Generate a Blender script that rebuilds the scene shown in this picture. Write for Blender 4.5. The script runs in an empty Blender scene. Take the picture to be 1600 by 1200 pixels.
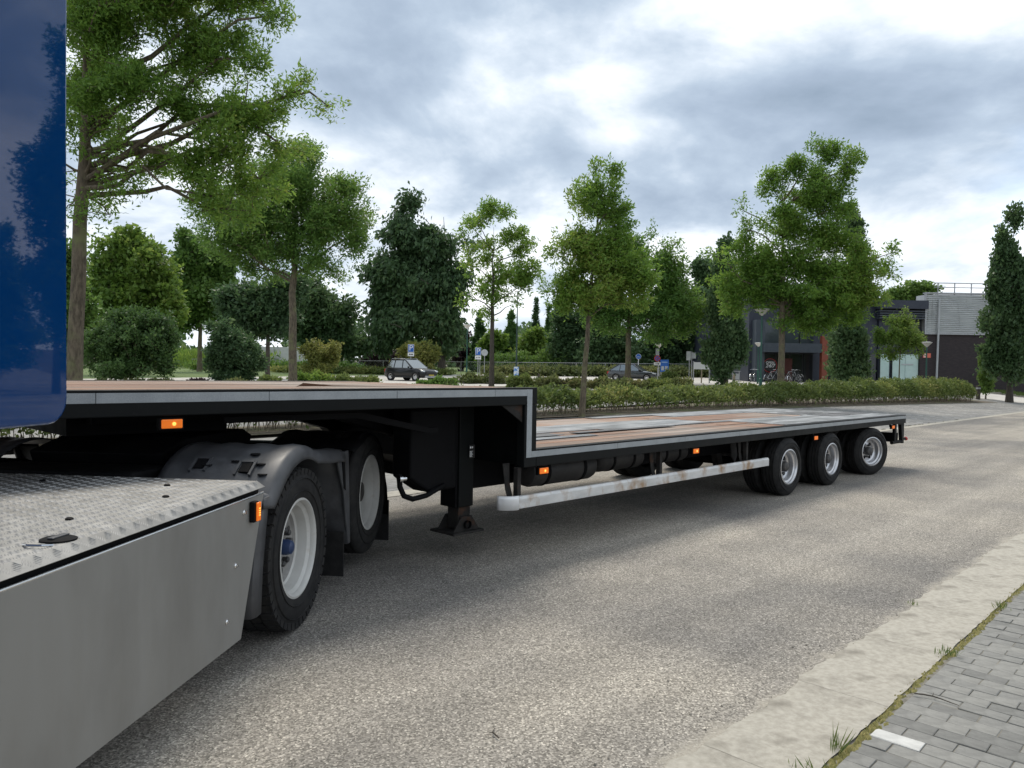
import bpy, bmesh, math, random
import numpy as np
from mathutils import Vector, Matrix
PI = math.pi
R = math.radians
random.seed(7)
rng = np.random.default_rng(11)
sc = bpy.context.scene
COL = sc.collection

# ---------------------------------------------------------------- camera, sky, sun, exposure
CAM_H, FPX = 1.62, 1200.0
PITCH, ROLL = R(0.955), R(0.957)
cam_d = bpy.data.cameras.new('camera')
cam = bpy.data.objects.new('camera', cam_d)
COL.objects.link(cam)
cam_d.sensor_width = 36.0
cam_d.lens = 27.0
cam_d.clip_start = 0.05
cam_d.clip_end = 3000
CAM_M = Matrix.Rotation(PI/2 - PITCH, 3, 'X') @ Matrix.Rotation(ROLL, 3, 'Z')
cam.matrix_world = Matrix.Translation((0, 0, CAM_H)) @ CAM_M.to_4x4()
sc.camera = cam
sc.render.resolution_x, sc.render.resolution_y = 1024, 768
sc.view_settings.view_transform = 'Standard'
sc.view_settings.look = 'None'
sc.view_settings.gamma = 1.0
sc.view_settings.exposure = 0.85
sc.view_settings.use_curve_mapping = False

SUN_EL, SUN_HEAD = R(58), R(-12)          # heading measured to the right of the view direction (+Y)
sun_d = bpy.data.lights.new('sun', 'SUN')
sun_d.energy = 1.5
sun_d.angle = R(24)
sun_d.color = (1.0, 0.92, 0.80)
sun = bpy.data.objects.new('sun', sun_d)
COL.objects.link(sun)
sdir = Vector((math.sin(SUN_HEAD)*math.cos(SUN_EL), math.cos(SUN_HEAD)*math.cos(SUN_EL), math.sin(SUN_EL)))
sun.rotation_euler = sdir.to_track_quat('Z', 'Y').to_euler()
sun.location = sdir * 200

world = bpy.data.worlds.new('World')
sc.world = world
world.use_nodes = True


def build_world():
    nt = world.node_tree
    nt.nodes.clear()
    N, L = nt.nodes.new, nt.links.new
    out = N('ShaderNodeOutputWorld')
    sky = N('ShaderNodeTexSky')
    sky.sky_type = 'NISHITA'
    sky.sun_disc = False
    sky.sun_elevation = SUN_EL
    sky.sun_rotation = SUN_HEAD
    bg_sky = N('ShaderNodeBackground')
    bg_sky.inputs['Strength'].default_value = 0.15
    L(sky.outputs[0], bg_sky.inputs['Color'])
    tc = N('ShaderNodeTexCoord')
    sep = N('ShaderNodeSeparateXYZ')
    L(tc.outputs['Generated'], sep.inputs[0])

    def math_(op, a, b=None, c=None):
        m = N('ShaderNodeMath')
        m.operation = op
        for i, v in enumerate((a, b, c)):
            if v is None:
                continue
            if isinstance(v, (int, float)):
                m.inputs[i].default_value = v
            else:
                L(v, m.inputs[i])
        return m.outputs[0]
    zz = math_('ADD', math_('MAXIMUM', sep.outputs[2], 0.0), 0.34)
    comb = N('ShaderNodeCombineXYZ')
    L(math_('DIVIDE', sep.outputs[0], zz), comb.inputs[0])
    L(math_('DIVIDE', sep.outputs[1], zz), comb.inputs[1])

    def noise(scale, detail, rough, dist, off):
        mp = N('ShaderNodeMapping')
        mp.inputs['Location'].default_value = off
        L(comb.outputs[0], mp.inputs[0])
        n = N('ShaderNodeTexNoise')
        n.inputs['Scale'].default_value = scale
        n.inputs['Detail'].default_value = detail
        n.inputs['Roughness'].default_value = rough
        n.inputs['Distortion'].default_value = dist
        L(mp.outputs[0], n.inputs['Vector'])
        return n.outputs[0]
    big = noise(CLOUD['scale'], 8, 0.56, 0.25, CLOUD['off'])
    fine = noise(CLOUD['scale']*3.1, 7, 0.55, 0.3, (4.2, 1.7, 0))
    v = math_('ADD', math_('MULTIPLY_ADD', big, 1.15, -0.215), math_('MULTIPLY', fine, 0.34))
    # large banks of the cloud deck, at the directions in which they stand
    for (hd, el, sx, sz, amp) in CLOUD['banks']:
        d = Vector((math.sin(R(hd))*math.cos(R(el)), math.cos(R(hd))*math.cos(R(el)), math.sin(R(el))))
        right = Vector((math.cos(R(hd)), -math.sin(R(hd)), 0))
        up = right.cross(d)

        def dot(vec):
            n = N('ShaderNodeVectorMath')
            n.operation = 'DOT_PRODUCT'
            L(tc.outputs['Generated'], n.inputs[0])
            n.inputs[1].default_value = vec
            return n.outputs['Value']
        a = math_('DIVIDE', dot(right), sx)
        b = math_('DIVIDE', dot(up), sz)
        front = math_('GREATER_THAN', dot(d), 0.0)
        rr = math_('ADD', math_('MULTIPLY', a, a), math_('MULTIPLY', b, b))
        g = math_('MULTIPLY', math_('EXPONENT', math_('MULTIPLY', rr, -1.0)), front)
        v = math_('MULTIPLY_ADD', g, amp, v)
    ramp = N('ShaderNodeValToRGB')
    el = ramp.color_ramp.elements
    el[0].position, el[0].color = 0.12, (0.16, 0.205, 0.265, 1)
    el[1].position, el[1].color = 0.78, (0.70, 0.71, 0.72, 1)
    for p, c in ((0.30, (0.22, 0.27, 0.34, 1)), (0.41, (0.275, 0.33, 0.40, 1)), (0.50, (0.37, 0.42, 0.48, 1)), (0.59, (0.50, 0.535, 0.575, 1))):
        e = el.new(p)
        e.color = c
    L(v, ramp.inputs[0])
    bg_c = N('ShaderNodeBackground')
    bg_c.inputs['Strength'].default_value = CLOUD['strength']
    L(ramp.outputs[0], bg_c.inputs['Color'])
    # thin places where the blue shows
    gap = noise(0.9, 5, 0.5, 0.3, CLOUD['gap_off'])
    gr = N('ShaderNodeValToRGB')
    gr.color_ramp.elements[0].position, gr.color_ramp.elements[0].color = 0.62, (0, 0, 0, 1)
    gr.color_ramp.elements[1].position, gr.color_ramp.elements[1].color = 0.80, (0.6, 0.6, 0.6, 1)
    L(gap, gr.inputs[0])
    mix = N('ShaderNodeMixShader')
    L(gr.outputs[0], mix.inputs[0])
    L(bg_c.outputs[0], mix.inputs[1])
    L(bg_sky.outputs[0], mix.inputs[2])
    L(mix.outputs[0], out.inputs['Surface'])


CLOUD = dict(scale=1.9, off=(3.1, 0.4, 0.0), gap_off=(1.3, 5.2, 2.0), strength=1.12, banks=[
    (-2, 24, 0.22, 0.085, -0.13), (22, 15.5, 0.17, 0.08, -0.14), (27, 20, 0.16, 0.06, -0.10), (10, 12.5, 0.12, 0.04, -0.12), (-15, 20, 0.12, 0.06, -0.05),
    (6, 20.5, 0.09, 0.03, 0.11), (12, 17.0, 0.12, 0.022, 0.12), (-8, 14.5, 0.09, 0.07, 0.13), (8, 7, 0.60, 0.045, 0.09), (30, 24, 0.07, 0.06, 0.13), (30, 9.5, 0.14, 0.04, 0.08), (-15, 12, 0.06, 0.05, 0.09)])
build_world()

# ---------------------------------------------------------------- photograph directions and terrain
ROAD_A = 43.6                                  # heading of the road and of the trailer, degrees right of +Y
RD = Vector((math.sin(R(ROAD_A)), math.cos(R(ROAD_A)), 0))
RN = Vector((-math.cos(R(ROAD_A)), math.sin(R(ROAD_A)), 0))


def terrain(x, y):
    u = x*math.sin(R(25)) + y*math.cos(R(25))
    n = x*RN.x + y*RN.y
    t = min(1.0, max(0.0, (n - 8.0)/14.0))
    return 0.0175*max(0.0, u - 7.7)*t*t*(3 - 2*t)


def ray(px, py):
    return CAM_M @ Vector(((px - 800)/FPX, -(py - 600)/FPX, -1.0))


def gp(px, py):
    d = ray(px, py)
    t = 2.0
    while t < 900:
        x, y, z = d.x*t, d.y*t, CAM_H + d.z*t
        if z <= terrain(x, y):
            break
        t *= 1.004
    return Vector((d.x*t, d.y*t, terrain(d.x*t, d.y*t)))


def pos(px, r):
    d = ray(px, 590)
    h = math.hypot(d.x, d.y)
    x, y = d.x/h*r, d.y/h*r
    return Vector((x, y, terrain(x, y)))


def nd(n, d, z=None):
    p = RN*n + RD*d
    p.z = terrain(p.x, p.y) if z is None else z
    return p


# ---------------------------------------------------------------- materials
MATS = {}


def new_mat(name):
    m = bpy.data.materials.new(name)
    m.use_nodes = True
    nt = m.node_tree
    return m, nt, nt.nodes['Principled BSDF']


def mat(name, c1, c2=None, scale=8.0, stretch=(1, 1, 1), rough=0.6, metal=0.0, bump=0.0, bump_scale=None, detail=5,
        lo=0.35, hi=0.65, c3=None, scale3=2.0, lo3=0.55, hi3=0.7, stretch3=(1, 1, 1), spec=0.5, coat=0.0, rough2=None, dist=0.02):
    if name in MATS:
        return MATS[name]
    m, nt, bs = new_mat(name)
    MATS[name] = m
    N, L = nt.nodes.new, nt.links.new
    bs.inputs['Roughness'].default_value = rough
    bs.inputs['Metallic'].default_value = metal
    bs.inputs['Specular IOR Level'].default_value = spec
    bs.inputs['Coat Weight'].default_value = coat
    bs.inputs['Base Color'].default_value = (*c1, 1)
    if c2 is None:
        return m
    tc = N('ShaderNodeTexCoord')

    def nz(sc_, st, d=detail):
        mp = N('ShaderNodeMapping')
        mp.inputs['Scale'].default_value = st
        L(tc.outputs['Object'], mp.inputs[0])
        n = N('ShaderNodeTexNoise')
        n.inputs['Scale'].default_value = sc_
        n.inputs['Detail'].default_value = d
        n.inputs['Roughness'].default_value = 0.6
        L(mp.outputs[0], n.inputs['Vector'])
        return n.outputs[0]

    def rmp(src, lo_, hi_, a, b):
        r = N('ShaderNodeValToRGB')
        r.color_ramp.elements[0].position, r.color_ramp.elements[0].color = lo_, (*a, 1)
        r.color_ramp.elements[1].position, r.color_ramp.elements[1].color = hi_, (*b, 1)
        L(src, r.inputs[0])
        return r.outputs[0]
    n1 = nz(scale, stretch)
    col = rmp(n1, lo, hi, c1, c2)
    if c3 is not None:
        f = rmp(nz(scale3, stretch3), lo3, hi3, (0, 0, 0), (1, 1, 1))
        mx = N('ShaderNodeMix')
        mx.data_type = 'RGBA'
        L(f, mx.inputs['Factor'])
        L(col, mx.inputs['A'])
        mx.inputs['B'].default_value = (*c3, 1)
        col = mx.outputs['Result']
    L(col, bs.inputs['Base Color'])
    if rough2 is not None:
        mr = N('ShaderNodeMapRange')
        L(n1, mr.inputs[0])
        mr.inputs[1].default_value, mr.inputs[2].default_value = lo, hi
        mr.inputs[3].default_value, mr.inputs[4].default_value = rough, rough2
        L(mr.outputs[0], bs.inputs['Roughness'])
    if bump:
        b = N('ShaderNodeBump')
        b.inputs['Strength'].default_value = bump
        b.inputs['Distance'].default_value = dist
        L(n1 if bump_scale is None else nz(bump_scale, stretch), b.inputs['Height'])
        L(b.outputs[0], bs.inputs['Normal'])
    return m


def leaf_mat(name, ca, cb, cc, trans=0.35):
    """foliage: every leaf carries its own tint (0..1), plus patches of an older colour"""
    m, nt, bs = new_mat(name)
    N, L = nt.nodes.new, nt.links.new
    at = N('ShaderNodeAttribute')
    at.attribute_name = 'tint'
    r = N('ShaderNodeValToRGB')
    e = r.color_ramp.elements
    e[0].position, e[0].color = 0.0, (*ca, 1)
    e[1].position, e[1].color = 1.0, (*cc, 1)
    k = e.new(0.6)
    k.color = (*cb, 1)
    L(at.outputs['Fac'], r.inputs[0])
    L(r.outputs[0], bs.inputs['Base Color'])
    bs.inputs['Roughness'].default_value = 0.5
    bs.inputs['Specular IOR Level'].default_value = 0.35
    tr = N('ShaderNodeBsdfTranslucent')
    hs = N('ShaderNodeHueSaturation')
    hs.inputs['Value'].default_value = 1.5
    hs.inputs['Hue'].default_value = 0.485
    L(r.outputs[0], hs.inputs['Color'])
    L(hs.outputs[0], tr.inputs['Color'])
    mx = N('ShaderNodeMixShader')
    mx.inputs[0].default_value = trans
    L(bs.outputs[0], mx.inputs[1])
    L(tr.outputs[0], mx.inputs[2])
    out = [n for n in nt.nodes if n.type == 'OUTPUT_MATERIAL'][0]
    L(mx.outputs[0], out.inputs['Surface'])
    return m


def emit_lens(name, c, e):
    m, nt, bs = new_mat(name)
    bs.inputs['Base Color'].default_value = (*c, 1)
    bs.inputs['Roughness'].default_value = 0.15
    bs.inputs['Emission Color'].default_value = (*c, 1)
    bs.inputs['Emission Strength'].default_value = e
    return m


def asphalt_mat():
    m, nt, bs = new_mat('asphalt')
    N, L = nt.nodes.new, nt.links.new
    tc = N('ShaderNodeTexCoord')

    def vor(scale):
        v = N('ShaderNodeTexVoronoi')
        v.inputs['Scale'].default_value = scale
        L(tc.outputs['Object'], v.inputs['Vector'])
        return v
    v1 = vor(115)
    v2 = vor(55)
    sep = N('ShaderNodeSeparateColor')
    L(v1.outputs['Color'], sep.inputs[0])
    r = N('ShaderNodeValToRGB')
    e = r.color_ramp.elements
    e[0].position, e[0].color = 0.0, (0.125, 0.118, 0.104, 1)
    e[1].position, e[1].color = 1.0, (0.60, 0.566, 0.505, 1)
    for p, c in ((0.35, (0.215, 0.201, 0.178, 1)), (0.7, (0.315, 0.297, 0.268, 1)), (0.92, (0.40, 0.377, 0.335, 1))):
        k = e.new(p)
        k.color = c
    L(sep.outputs[0], r.inputs[0])
    # wear: worn wheel tracks, damp and dusty places
    big = N('ShaderNodeTexNoise')
    big.inputs['Scale'].default_value = 0.33
    big.inputs['Detail'].default_value = 6
    big.inputs['Roughness'].default_value = 0.55
    L(tc.outputs['Object'], big.inputs['Vector'])
    br = N('ShaderNodeValToRGB')
    e = br.color_ramp.elements
    e[0].position, e[0].color = 0.38, (0.66, 0.66, 0.675, 1)
    e[1].position, e[1].color = 0.62, (1.20, 1.165, 1.11, 1)
    L(big.outputs[0], br.inputs[0])
    mx = N('ShaderNodeMix')
    mx.data_type = 'RGBA'
    mx.blend_type = 'MULTIPLY'
    mx.inputs['Factor'].default_value = 1.0
    L(r.outputs[0], mx.inputs['A'])
    L(br.outputs[0], mx.inputs['B'])
    # faint tracks along the road
    mp = N('ShaderNodeMapping')
    mp.inputs['Scale'].default_value = (0.07, 2.1, 1)
    L(tc.outputs['Object'], mp.inputs[0])
    tn = N('ShaderNodeTexNoise')
    tn.inputs['Scale'].default_value = 1.0
    tn.inputs['Detail'].default_value = 4
    L(mp.outputs[0], tn.inputs['Vector'])
    tr_ = N('ShaderNodeMapRange')
    L(tn.outputs[0], tr_.inputs[0])
    tr_.inputs[1].default_value, tr_.inputs[2].default_value = 0.35, 0.65
    tr_.inputs[3].default_value, tr_.inputs[4].default_value = 0.86, 1.10
    mx0 = N('ShaderNodeMix')
    mx0.data_type = 'RGBA'
    mx0.blend_type = 'MULTIPLY'
    mx0.inputs['Factor'].default_value = 1.0
    L(mx.outputs['Result'], mx0.inputs['A'])
    L(tr_.outputs[0], mx0.inputs['B'])
    mx = mx0
    # sand blown against the gutters (object x runs along the road, y across it)
    sp = N('ShaderNodeSeparateXYZ')
    L(tc.outputs['Object'], sp.inputs[0])
    n2 = N('ShaderNodeTexNoise')
    n2.inputs['Scale'].default_value = 3.2
    n2.inputs['Detail'].default_value = 8
    n2.inputs['Roughness'].default_value = 0.72
    L(tc.outputs['Object'], n2.inputs['Vector'])
    ad = N('ShaderNodeMath')
    ad.operation = 'MULTIPLY_ADD'
    L(n2.outputs[0], ad.inputs[0])
    ad.inputs[1].default_value = -0.55
    L(sp.outputs[1], ad.inputs[2])
    mr = N('ShaderNodeMapRange')
    L(ad.outputs[0], mr.inputs[0])
    mr.inputs[1].default_value, mr.inputs[2].default_value = 1.37, 1.47
    mr.inputs[3].default_value, mr.inputs[4].default_value = 0.8, 0.0
    mx2 = N('ShaderNodeMix')
    mx2.data_type = 'RGBA'
    L(mr.outputs[0], mx2.inputs['Factor'])
    L(mx.outputs['Result'], mx2.inputs['A'])
    mx2.inputs['B'].default_value = (0.37, 0.34, 0.285, 1)
    L(mx2.outputs['Result'], bs.inputs['Base Color'])
    bs.inputs['Roughness'].default_value = 0.85
    bs.inputs['Specular IOR Level'].default_value = 0.3
    b = N('ShaderNodeBump')
    b.inputs['Strength'].default_value = 0.6
    b.inputs['Distance'].default_value = 0.004
    L(v1.outputs['Distance'], b.inputs['Height'])
    b2 = N('ShaderNodeBump')
    b2.inputs['Strength'].default_value = 0.35
    b2.inputs['Distance'].default_value = 0.008
    L(v2.outputs['Distance'], b2.inputs['Height'])
    L(b.outputs[0], b2.inputs['Normal'])
    L(b2.outputs[0], bs.inputs['Normal'])
    return m


M_BLACK = mat('black_chassis_paint', (0.0025, 0.0025, 0.0032), (0.006, 0.006, 0.0068), 6, rough=0.6, rough2=0.75, bump=0.05, spec=0.12)
M_RAIL = mat('dark_rail_paint', (0.0045, 0.0054, 0.0058), (0.0075, 0.0088, 0.0088), 4, rough=0.45, rough2=0.6, c3=(0.016, 0.016, 0.0155), scale3=9, lo3=0.62, hi3=0.8, spec=0.14)
M_RUB = mat('tyre_rubber', (0.010, 0.010, 0.0105), (0.020, 0.0195, 0.019), 14, rough=0.8, bump=0.1, c3=(0.034, 0.032, 0.029), scale3=5, lo3=0.55, hi3=0.8, spec=0.3)
M_RIMW = mat('white_rim_paint', (0.46, 0.455, 0.43), (0.55, 0.545, 0.52), 5, rough=0.36, c3=(0.40, 0.36, 0.30), scale3=9, lo3=0.6, hi3=0.85)
M_RIMS = mat('silver_rim', (0.50, 0.50, 0.51), (0.62, 0.62, 0.63), 6, rough=0.28, metal=0.75, c3=(0.22, 0.20, 0.18), scale3=10, lo3=0.6, hi3=0.85)
M_DISC = mat('shaded_wheel_disc', (0.20, 0.195, 0.185), (0.30, 0.29, 0.275), 7, rough=0.45, c3=(0.13, 0.115, 0.10), scale3=12, lo3=0.55, hi3=0.75)  # disc darkened to grey for its shade inside the dish, with dirt patches
M_HUB = mat('dark_hub_metal', (0.05, 0.05, 0.052), (0.10, 0.095, 0.09), 12, rough=0.5, metal=0.4)
M_BCAP = mat('blue_hub_cap', (0.018, 0.038, 0.105), (0.025, 0.05, 0.13), 10, rough=0.4)
M_GUARD = mat('mudguard_plastic', (0.045, 0.047, 0.051), (0.07, 0.072, 0.077), 7, rough=0.42, rough2=0.55, bump=0.05, c3=(0.035, 0.035, 0.038), scale3=4, lo3=0.55, hi3=0.7)
M_ALUP = mat('bare_aluminium_panel', (0.285, 0.28, 0.264), (0.298, 0.293, 0.277), 5, stretch=(3, 1, 0.35), rough=0.55, rough2=0.62, metal=0.55, bump=0.01,
             c3=(0.225, 0.218, 0.203), scale3=1.6, lo3=0.45, hi3=0.8, stretch3=(1.4, 1, 0.6))
M_TREAD = mat('checker_plate', (0.235, 0.233, 0.225), (0.345, 0.342, 0.332), 9, rough=0.5, rough2=0.65, metal=0.85, c3=(0.19, 0.185, 0.172), scale3=2.2, lo3=0.45, hi3=0.72)
M_ALU = mat('aluminium_rail', (0.52, 0.52, 0.51), (0.66, 0.66, 0.65), 6, stretch=(0.5, 1, 2), rough=0.45, metal=0.2, c3=(0.34, 0.23, 0.14), scale3=3.4, lo3=0.50, hi3=0.68, stretch3=(1.3, 1, 1))
M_STEEL = mat('worn_deck_steel', (0.17, 0.18, 0.19), (0.33, 0.34, 0.35), 3, stretch=(0.45, 1.6, 1), rough=0.36, rough2=0.55, metal=0.35, c3=(0.105, 0.10, 0.098), scale3=2.0, lo3=0.5, hi3=0.68, stretch3=(0.5, 1.6, 1))
M_WOODS = []
for i, (a, b, g) in enumerate((((0.13, 0.055, 0.028), (0.26, 0.125, 0.068), (0.27, 0.235, 0.20)), ((0.17, 0.08, 0.043), (0.32, 0.175, 0.105), (0.34, 0.30, 0.265)), ((0.12, 0.075, 0.052), (0.235, 0.155, 0.11), (0.19, 0.17, 0.15)))):
    M_WOODS.append(mat('weathered_deck_wood_%d' % i, a, b, 6, stretch=(0.22, 6, 4), rough=0.75, bump=0.25, c3=g, scale3=1.4, lo3=0.42, hi3=0.62, stretch3=(0.35, 3, 1), dist=0.004))
M_BLUE = mat('blue_cab_paint', (0.001, 0.034, 0.135), (0.002, 0.038, 0.147), 3, rough=0.5, coat=1.0, spec=0.0)
M_BLUE.node_tree.nodes['Principled BSDF'].inputs['Coat Roughness'].default_value = 0.02
M_ORANGE = emit_lens('amber_lens', (0.80, 0.17, 0.015), 0.25)
M_ORANGE2 = emit_lens('amber_bulb', (1.0, 0.45, 0.08), 0.9)
M_REDL = emit_lens('red_lens', (0.35, 0.02, 0.015), 0.05)
M_CHROME = mat('chrome', (0.8, 0.8, 0.8), rough=0.15, metal=1.0)
M_GALV = mat('galvanised_steel', (0.30, 0.31, 0.32), (0.42, 0.43, 0.44), 9, rough=0.5, metal=0.5)
M_DIRTST = mat('dirty_grey_steel', (0.014, 0.0135, 0.013), (0.032, 0.030, 0.028), 9, rough=0.75, spec=0.2, c3=(0.075, 0.034, 0.018), scale3=6, lo3=0.58, hi3=0.75, bump=0.1)
M_WHITE = mat('white_enamel', (0.74, 0.75, 0.75), (0.80, 0.80, 0.80), 5, rough=0.4)


def tape_mat():
    m, nt, bs = new_mat('reflective_tape')
    N, L = nt.nodes.new, nt.links.new
    tc = N('ShaderNodeTexCoord')
    v = N('ShaderNodeTexVoronoi')
    v.inputs['Scale'].default_value = 130
    v.inputs['Randomness'].default_value = 0.25
    L(tc.outputs['Object'], v.inputs['Vector'])
    n = N('ShaderNodeTexNoise')
    n.inputs['Scale'].default_value = 7
    n.inputs['Detail'].default_value = 5
    L(tc.outputs['Object'], n.inputs['Vector'])
    r = N('ShaderNodeValToRGB')
    r.color_ramp.elements[0].position, r.color_ramp.elements[0].color = 0.3, (0.33, 0.355, 0.365, 1)
    r.color_ramp.elements[1].position, r.color_ramp.elements[1].color = 0.7, (0.42, 0.445, 0.455, 1)
    L(n.outputs[0], r.inputs[0])
    r2 = N('ShaderNodeValToRGB')
    r2.color_ramp.elements[0].position, r2.color_ramp.elements[0].color = 0.25, (1.1, 1.1, 1.1, 1)
    r2.color_ramp.elements[1].position, r2.color_ramp.elements[1].color = 0.6, (0.72, 0.73, 0.75, 1)
    L(v.outputs['Distance'], r2.inputs[0])
    mx = N('ShaderNodeMix')
    mx.data_type, mx.blend_type = 'RGBA', 'MULTIPLY'
    mx.inputs['Factor'].default_value = 1
    L(r.outputs[0], mx.inputs['A'])
    L(r2.outputs[0], mx.inputs['B'])
    L(mx.outputs['Result'], bs.inputs['Base Color'])
    bs.inputs['Roughness'].default_value = 0.3
    return m


M_TAPE = tape_mat()
M_ASPH = asphalt_mat()
M_GUTTER = mat('gutter_concrete', (0.32, 0.297, 0.25), (0.42, 0.394, 0.338), 26, rough=0.9, bump=0.6, bump_scale=85, c3=(0.185, 0.168, 0.138), scale3=3.6, lo3=0.50, hi3=0.70, detail=9, dist=0.006)
M_PAV = [mat('grey_paver_%d' % i, c, tuple(min(1, k*1.45) for k in c), 16, rough=0.88, bump=0.35, bump_scale=90, c3=tuple(k*1.25 for k in c), scale3=3, detail=8, dist=0.004)
         for i, c in enumerate(((0.135, 0.134, 0.125), (0.165, 0.163, 0.152), (0.185, 0.182, 0.168)))]
M_PAVW = mat('white_paver', (0.44, 0.44, 0.42), (0.58, 0.575, 0.55), 12, rough=0.85, bump=0.3, bump_scale=90, dist=0.004)
M_JOINT = mat('joint_sand', (0.13, 0.12, 0.10), (0.22, 0.205, 0.17), 30, rough=0.95, c3=(0.12, 0.125, 0.045), scale3=3, lo3=0.56, hi3=0.7)
M_MOSS = mat('moss', (0.13, 0.125, 0.03), (0.26, 0.225, 0.085), 30, rough=0.95, bump=0.6, dist=0.01)
M_LAWN = mat('lawn_ground', (0.075, 0.125, 0.028), (0.12, 0.165, 0.045), 3, rough=0.95, bump=0.4, bump_scale=40)
M_SOIL = mat('bare_soil', (0.085, 0.068, 0.048), (0.15, 0.125, 0.092), 3, rough=0.95, bump=0.4, bump_scale=25, c3=(0.10, 0.115, 0.045), scale3=0.8, lo3=0.5, hi3=0.65)
M_BARK = mat('bark', (0.06, 0.048, 0.032), (0.155, 0.125, 0.085), 9, stretch=(2.2, 2.2, 0.7), rough=0.9, bump=0.7, c3=(0.15, 0.155, 0.07), scale3=2.2, lo3=0.5, hi3=0.68, dist=0.02)
M_BARKD = mat('dark_bark', (0.045, 0.038, 0.03), (0.085, 0.072, 0.056), 9, stretch=(2, 2, 0.6), rough=0.9, bump=0.6)
M_GREENP = mat('green_mast_paint', (0.012, 0.075, 0.055), (0.016, 0.088, 0.064), 5, rough=0.4)
M_SHADE = mat('lamp_opal', (0.55, 0.53, 0.50), (0.64, 0.62, 0.59), 6, rough=0.35)
M_SHADET = mat('lamp_top', (0.55, 0.55, 0.53), (0.63, 0.63, 0.61), 6, rough=0.4)


def parking_mat():
    """far block paving: small grey concrete blocks, joints and lighter wear"""
    m, nt, bs = new_mat('far_block_paving')
    N, L = nt.nodes.new, nt.links.new
    tc = N('ShaderNodeTexCoord')
    b = N('ShaderNodeTexBrick')
    b.inputs['Scale'].default_value = 1.0
    b.inputs['Brick Width'].default_value = 0.21
    b.inputs['Row Height'].default_value = 0.105
    b.inputs['Mortar Size'].default_value = 0.008
    b.inputs['Color1'].default_value = (0.175, 0.175, 0.172, 1)
    b.inputs['Color2'].default_value = (0.245, 0.242, 0.235, 1)
    b.inputs['Mortar'].default_value = (0.12, 0.115, 0.10, 1)
    L(tc.outputs['Object'], b.inputs['Vector'])
    n = N('ShaderNodeTexNoise')
    n.inputs['Scale'].default_value = 0.45
    n.inputs['Detail'].default_value = 6
    L(tc.outputs['Object'], n.inputs['Vector'])
    r = N('ShaderNodeValToRGB')
    r.color_ramp.elements[0].position, r.color_ramp.elements[0].color = 0.35, (0.85, 0.85, 0.86, 1)
    r.color_ramp.elements[1].position, r.color_ramp.elements[1].color = 0.65, (1.3, 1.27, 1.22, 1)
    L(n.outputs[0], r.inputs[0])
    mx = N('ShaderNodeMix')
    mx.data_type, mx.blend_type = 'RGBA', 'MULTIPLY'
    mx.inputs['Factor'].default_value = 1
    L(b.outputs[0], mx.inputs['A'])
    L(r.outputs[0], mx.inputs['B'])
    L(mx.outputs['Result'], bs.inputs['Base Color'])
    bs.inputs['Roughness'].default_value = 0.88
    return m


M_PARK = parking_mat()
M_LOT = mat('pale_parking_surface', (0.40, 0.38, 0.345), (0.52, 0.50, 0.46), 0.7, rough=0.9, c3=(0.33, 0.315, 0.29), scale3=0.25, detail=8)

# ---------------------------------------------------------------- helpers


def tag(o, label=None, cat=None, group=None, kind=None):
    if label:
        o['label'] = label
    if cat:
        o['category'] = cat
    if group:
        o['group'] = group
    if kind:
        o['kind'] = kind
    return o


def empty(name, loc=(0, 0, 0), rz=0.0, parent=None):
    o = bpy.data.objects.new(name, None)
    COL.objects.link(o)
    o.location = loc
    o.rotation_euler = (0, 0, rz)
    o.parent = parent
    o.empty_display_size = 0.2
    return o


def link_mesh(name, me, m, parent=None, smooth=False, kind=None):
    if m is not None:
        for k in (m if isinstance(m, (list, tuple)) else [m]):
            me.materials.append(k)
    if smooth:
        me.polygons.foreach_set('use_smooth', [True]*len(me.polygons))
    o = bpy.data.objects.new(name, me)
    COL.objects.link(o)
    o.parent = parent
    if kind:
        o['kind'] = kind
    return o


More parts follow.
